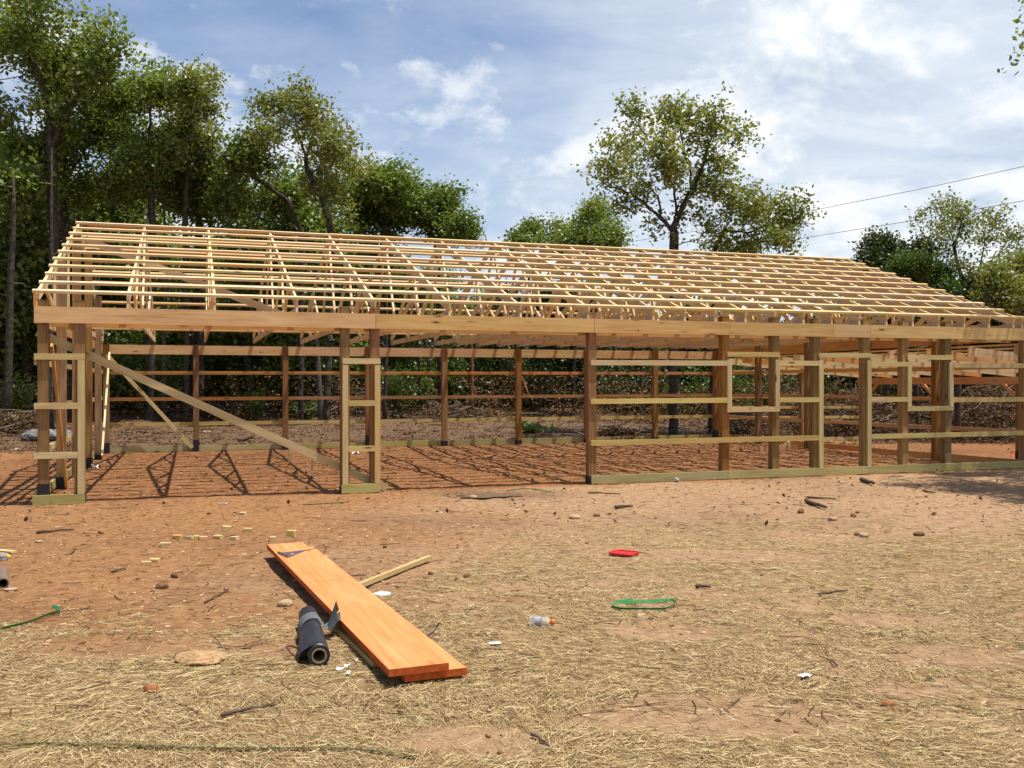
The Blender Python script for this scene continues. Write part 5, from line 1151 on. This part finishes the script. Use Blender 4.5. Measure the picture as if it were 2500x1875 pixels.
# paper scraps
def scrap(label, px, py, w, h, mat='paper', seed=0, rz=0.2, name='paper_scrap', lift=.02, cr=.01):
    p = on_ground(px, py); rg = random.Random(seed); n = 5; v = []; f = []
    for i in range(n):
        for j in range(n): v.append(((i/(n-1)-.5)*w*(1+.15*rg.uniform(-1, 1)), (j/(n-1)-.5)*h*(1+.2*rg.uniform(-1, 1)), lift+rg.uniform(-cr, cr)))
    for i in range(n-1):
        for j in range(n-1): f.append((i*n+j, (i+1)*n+j, (i+1)*n+j+1, i*n+j+1))
    o = obj(name, mk(name, v, f, M[mat])); o.location = p; o.rotation_euler = (0, 0, rz); tag(o, label, 'paper'); return o
scrap('flat white card scrap in the straw below the bottle', 1208, 1578, .08, .05, 'paper', 1, .25, lift=.016, cr=.002)
for k, (dx, dy, w_s, h_s, lb) in enumerate(((0, 0, .06, .018, 'crumpled strip of torn white paper below the black roll'), (16, 10, .05, .014, 'pale torn strip nearer than the crumpled strip'), (-8, 8, .035, .02, 'small torn scrap left of the crumpled strip'), (14, -6, .03, .025, 'bent white scrap right of the crumpled strip'))):
    scrap(lb, 834+dx, 1640+dy, w_s, h_s, 'paper', 20+k, .5+k*.9, lift=.018, cr=.012)
scrap('small bright torn paper near the orange boards', 870, 1626, .022, .02, 'paper', 3, .2, lift=.02, cr=.015)
scrap('white triangle of paper leaning on the left tower baseboard', 208, 1222, .05, .10, 'paper', 4, -.5, lift=.05, cr=.04)
scrap('white crumpled film at the foot of the dark gable post', 232, 1144, .12, .1, 'paper', 5, .2, lift=.04, cr=.05)
scrap('cream leaf-shaped scrap in the lower right straw', 1964, 1657, .07, .05, 'paper', 6, .4, lift=.02, cr=.006)
scrap('pale bluish film scrap on the soil before the long brace', 540, 1231, .16, .05, 'white', 7, .1, lift=.01, cr=.008)
scrap('white film scrap inside the barn behind the middle tower', 868, 1108, .16, .1, 'white', 8, .1, lift=.03, cr=.03)
scrap('pale flat scrap in the bare patch at right', 2137, 1545, .10, .06, 'rock_tan', 9, .2, lift=.008, cr=.003, name='bark_scrap')
p = on_ground(1652, 1178); o = obj('crumpled_can', rock_mesh('crumpled_can', M['plate'], 31, 2, 1.2, 1)); o.location = p+Vector((0, .03, .04)); o.scale = (.1, .08, .09); tag(o, 'silver crumpled can against the baseboard right of the open bay', 'can')
# lumber offcuts
OFF = [(591, 1259, 'lone offcut farthest out, level with the left towers', .09), (551, 1294, 'flat pale offcut behind the row', .10), (603, 1300, 'offcut behind the right end of the row', .10),
       (430, 1316, 'leftmost offcut of the row', .11), (461, 1319, 'second offcut from the left in the row', .09), (477, 1318, 'darker offcut touching the second one', .06), (493, 1319, 'bright offcut in the middle of the row', .10),
       (530, 1319, 'offcut just right of the bright middle one', .10), (570, 1320, 'rightmost offcut of the row', .09), (663, 1326, 'offcut standing on end nearest the orange boards', .07),
       (401, 1336, 'offcut lying nearer than the row at its left end', .12), (353, 1382, 'left one of the two touching offcuts in the left foreground', .10), (374, 1376, 'right one of the two touching offcuts in the left foreground', .10),
       (709, 1311, 'cube-like offcut beyond the far end of the orange boards', .10)]
for i, (px, py, lb, w) in enumerate(OFF):
    p = on_ground(px, py); w *= .9; hh = .065 if i in (9, 13) else .038
    o = board('lumber_offcut', (p.x-w/2, p.y, 0), (p.x+w/2, p.y, 0), .075, hh, M['treated_light' if i % 3 else 'skirt'], None, bev=0.002)
    o.location = (p.x, p.y+.04, p.z+hh*.45); o.rotation_euler = (random.uniform(-.05, .05), random.uniform(-.08, .08), random.uniform(-.5, .5)); tag(o, 'pale '+lb if 'pale' not in lb and 'bright' not in lb else lb, 'offcut', 'lumber offcuts on the clay')
# scrap lumber inside the barn near the door
for i, (a, b_, lb) in enumerate((((1908, 1098), (1938, 1084), 'pale scrap board slanting at the left of the inside heap'), ((1962, 1082), (1984, 1092), 'bright scrap board lying across the inside heap'),
                                 ((1855, 1103), (1945, 1101), 'long reddish scrap lath nearest us in the inside heap'), ((1940, 1092), (2040, 1098), 'brown scrap board at the right of the inside heap'), ((1930, 1085), (1975, 1083), 'short scrap board at the back of the inside heap'))):
    a = on_ground(*a); b_ = on_ground(*b_); o = board('scrap_board', a+Vector((0, 0, .06)), b_+Vector((0, 0, .09)), .038, .12, M['pine' if i in (0, 1) else 'pine_red'], None); tag(o, lb, 'board', 'scrap boards heaped inside the barn')
# power lines
for lb, pts in (('upper power line crossing the sky at right', [(1340, 618, 128), (1513, 594, 118), (1625, 577, 112), (1987, 513, 92), (2250, 461, 80), (2620, 380, 66)]),
                ('lower power line crossing the sky at right', [(1850, 600, 100), (1900, 591, 97), (2220, 540, 82), (2500, 490, 72), (2650, 462, 68)])):
    P = [far(*p) for p in pts]; v, f = tube(P, .022, 5); c = P[0]; o = obj('power_line', mk('power_line', [x-c for x in v], f, M['wire'])); o.location = c; tag(o, lb, 'cable')
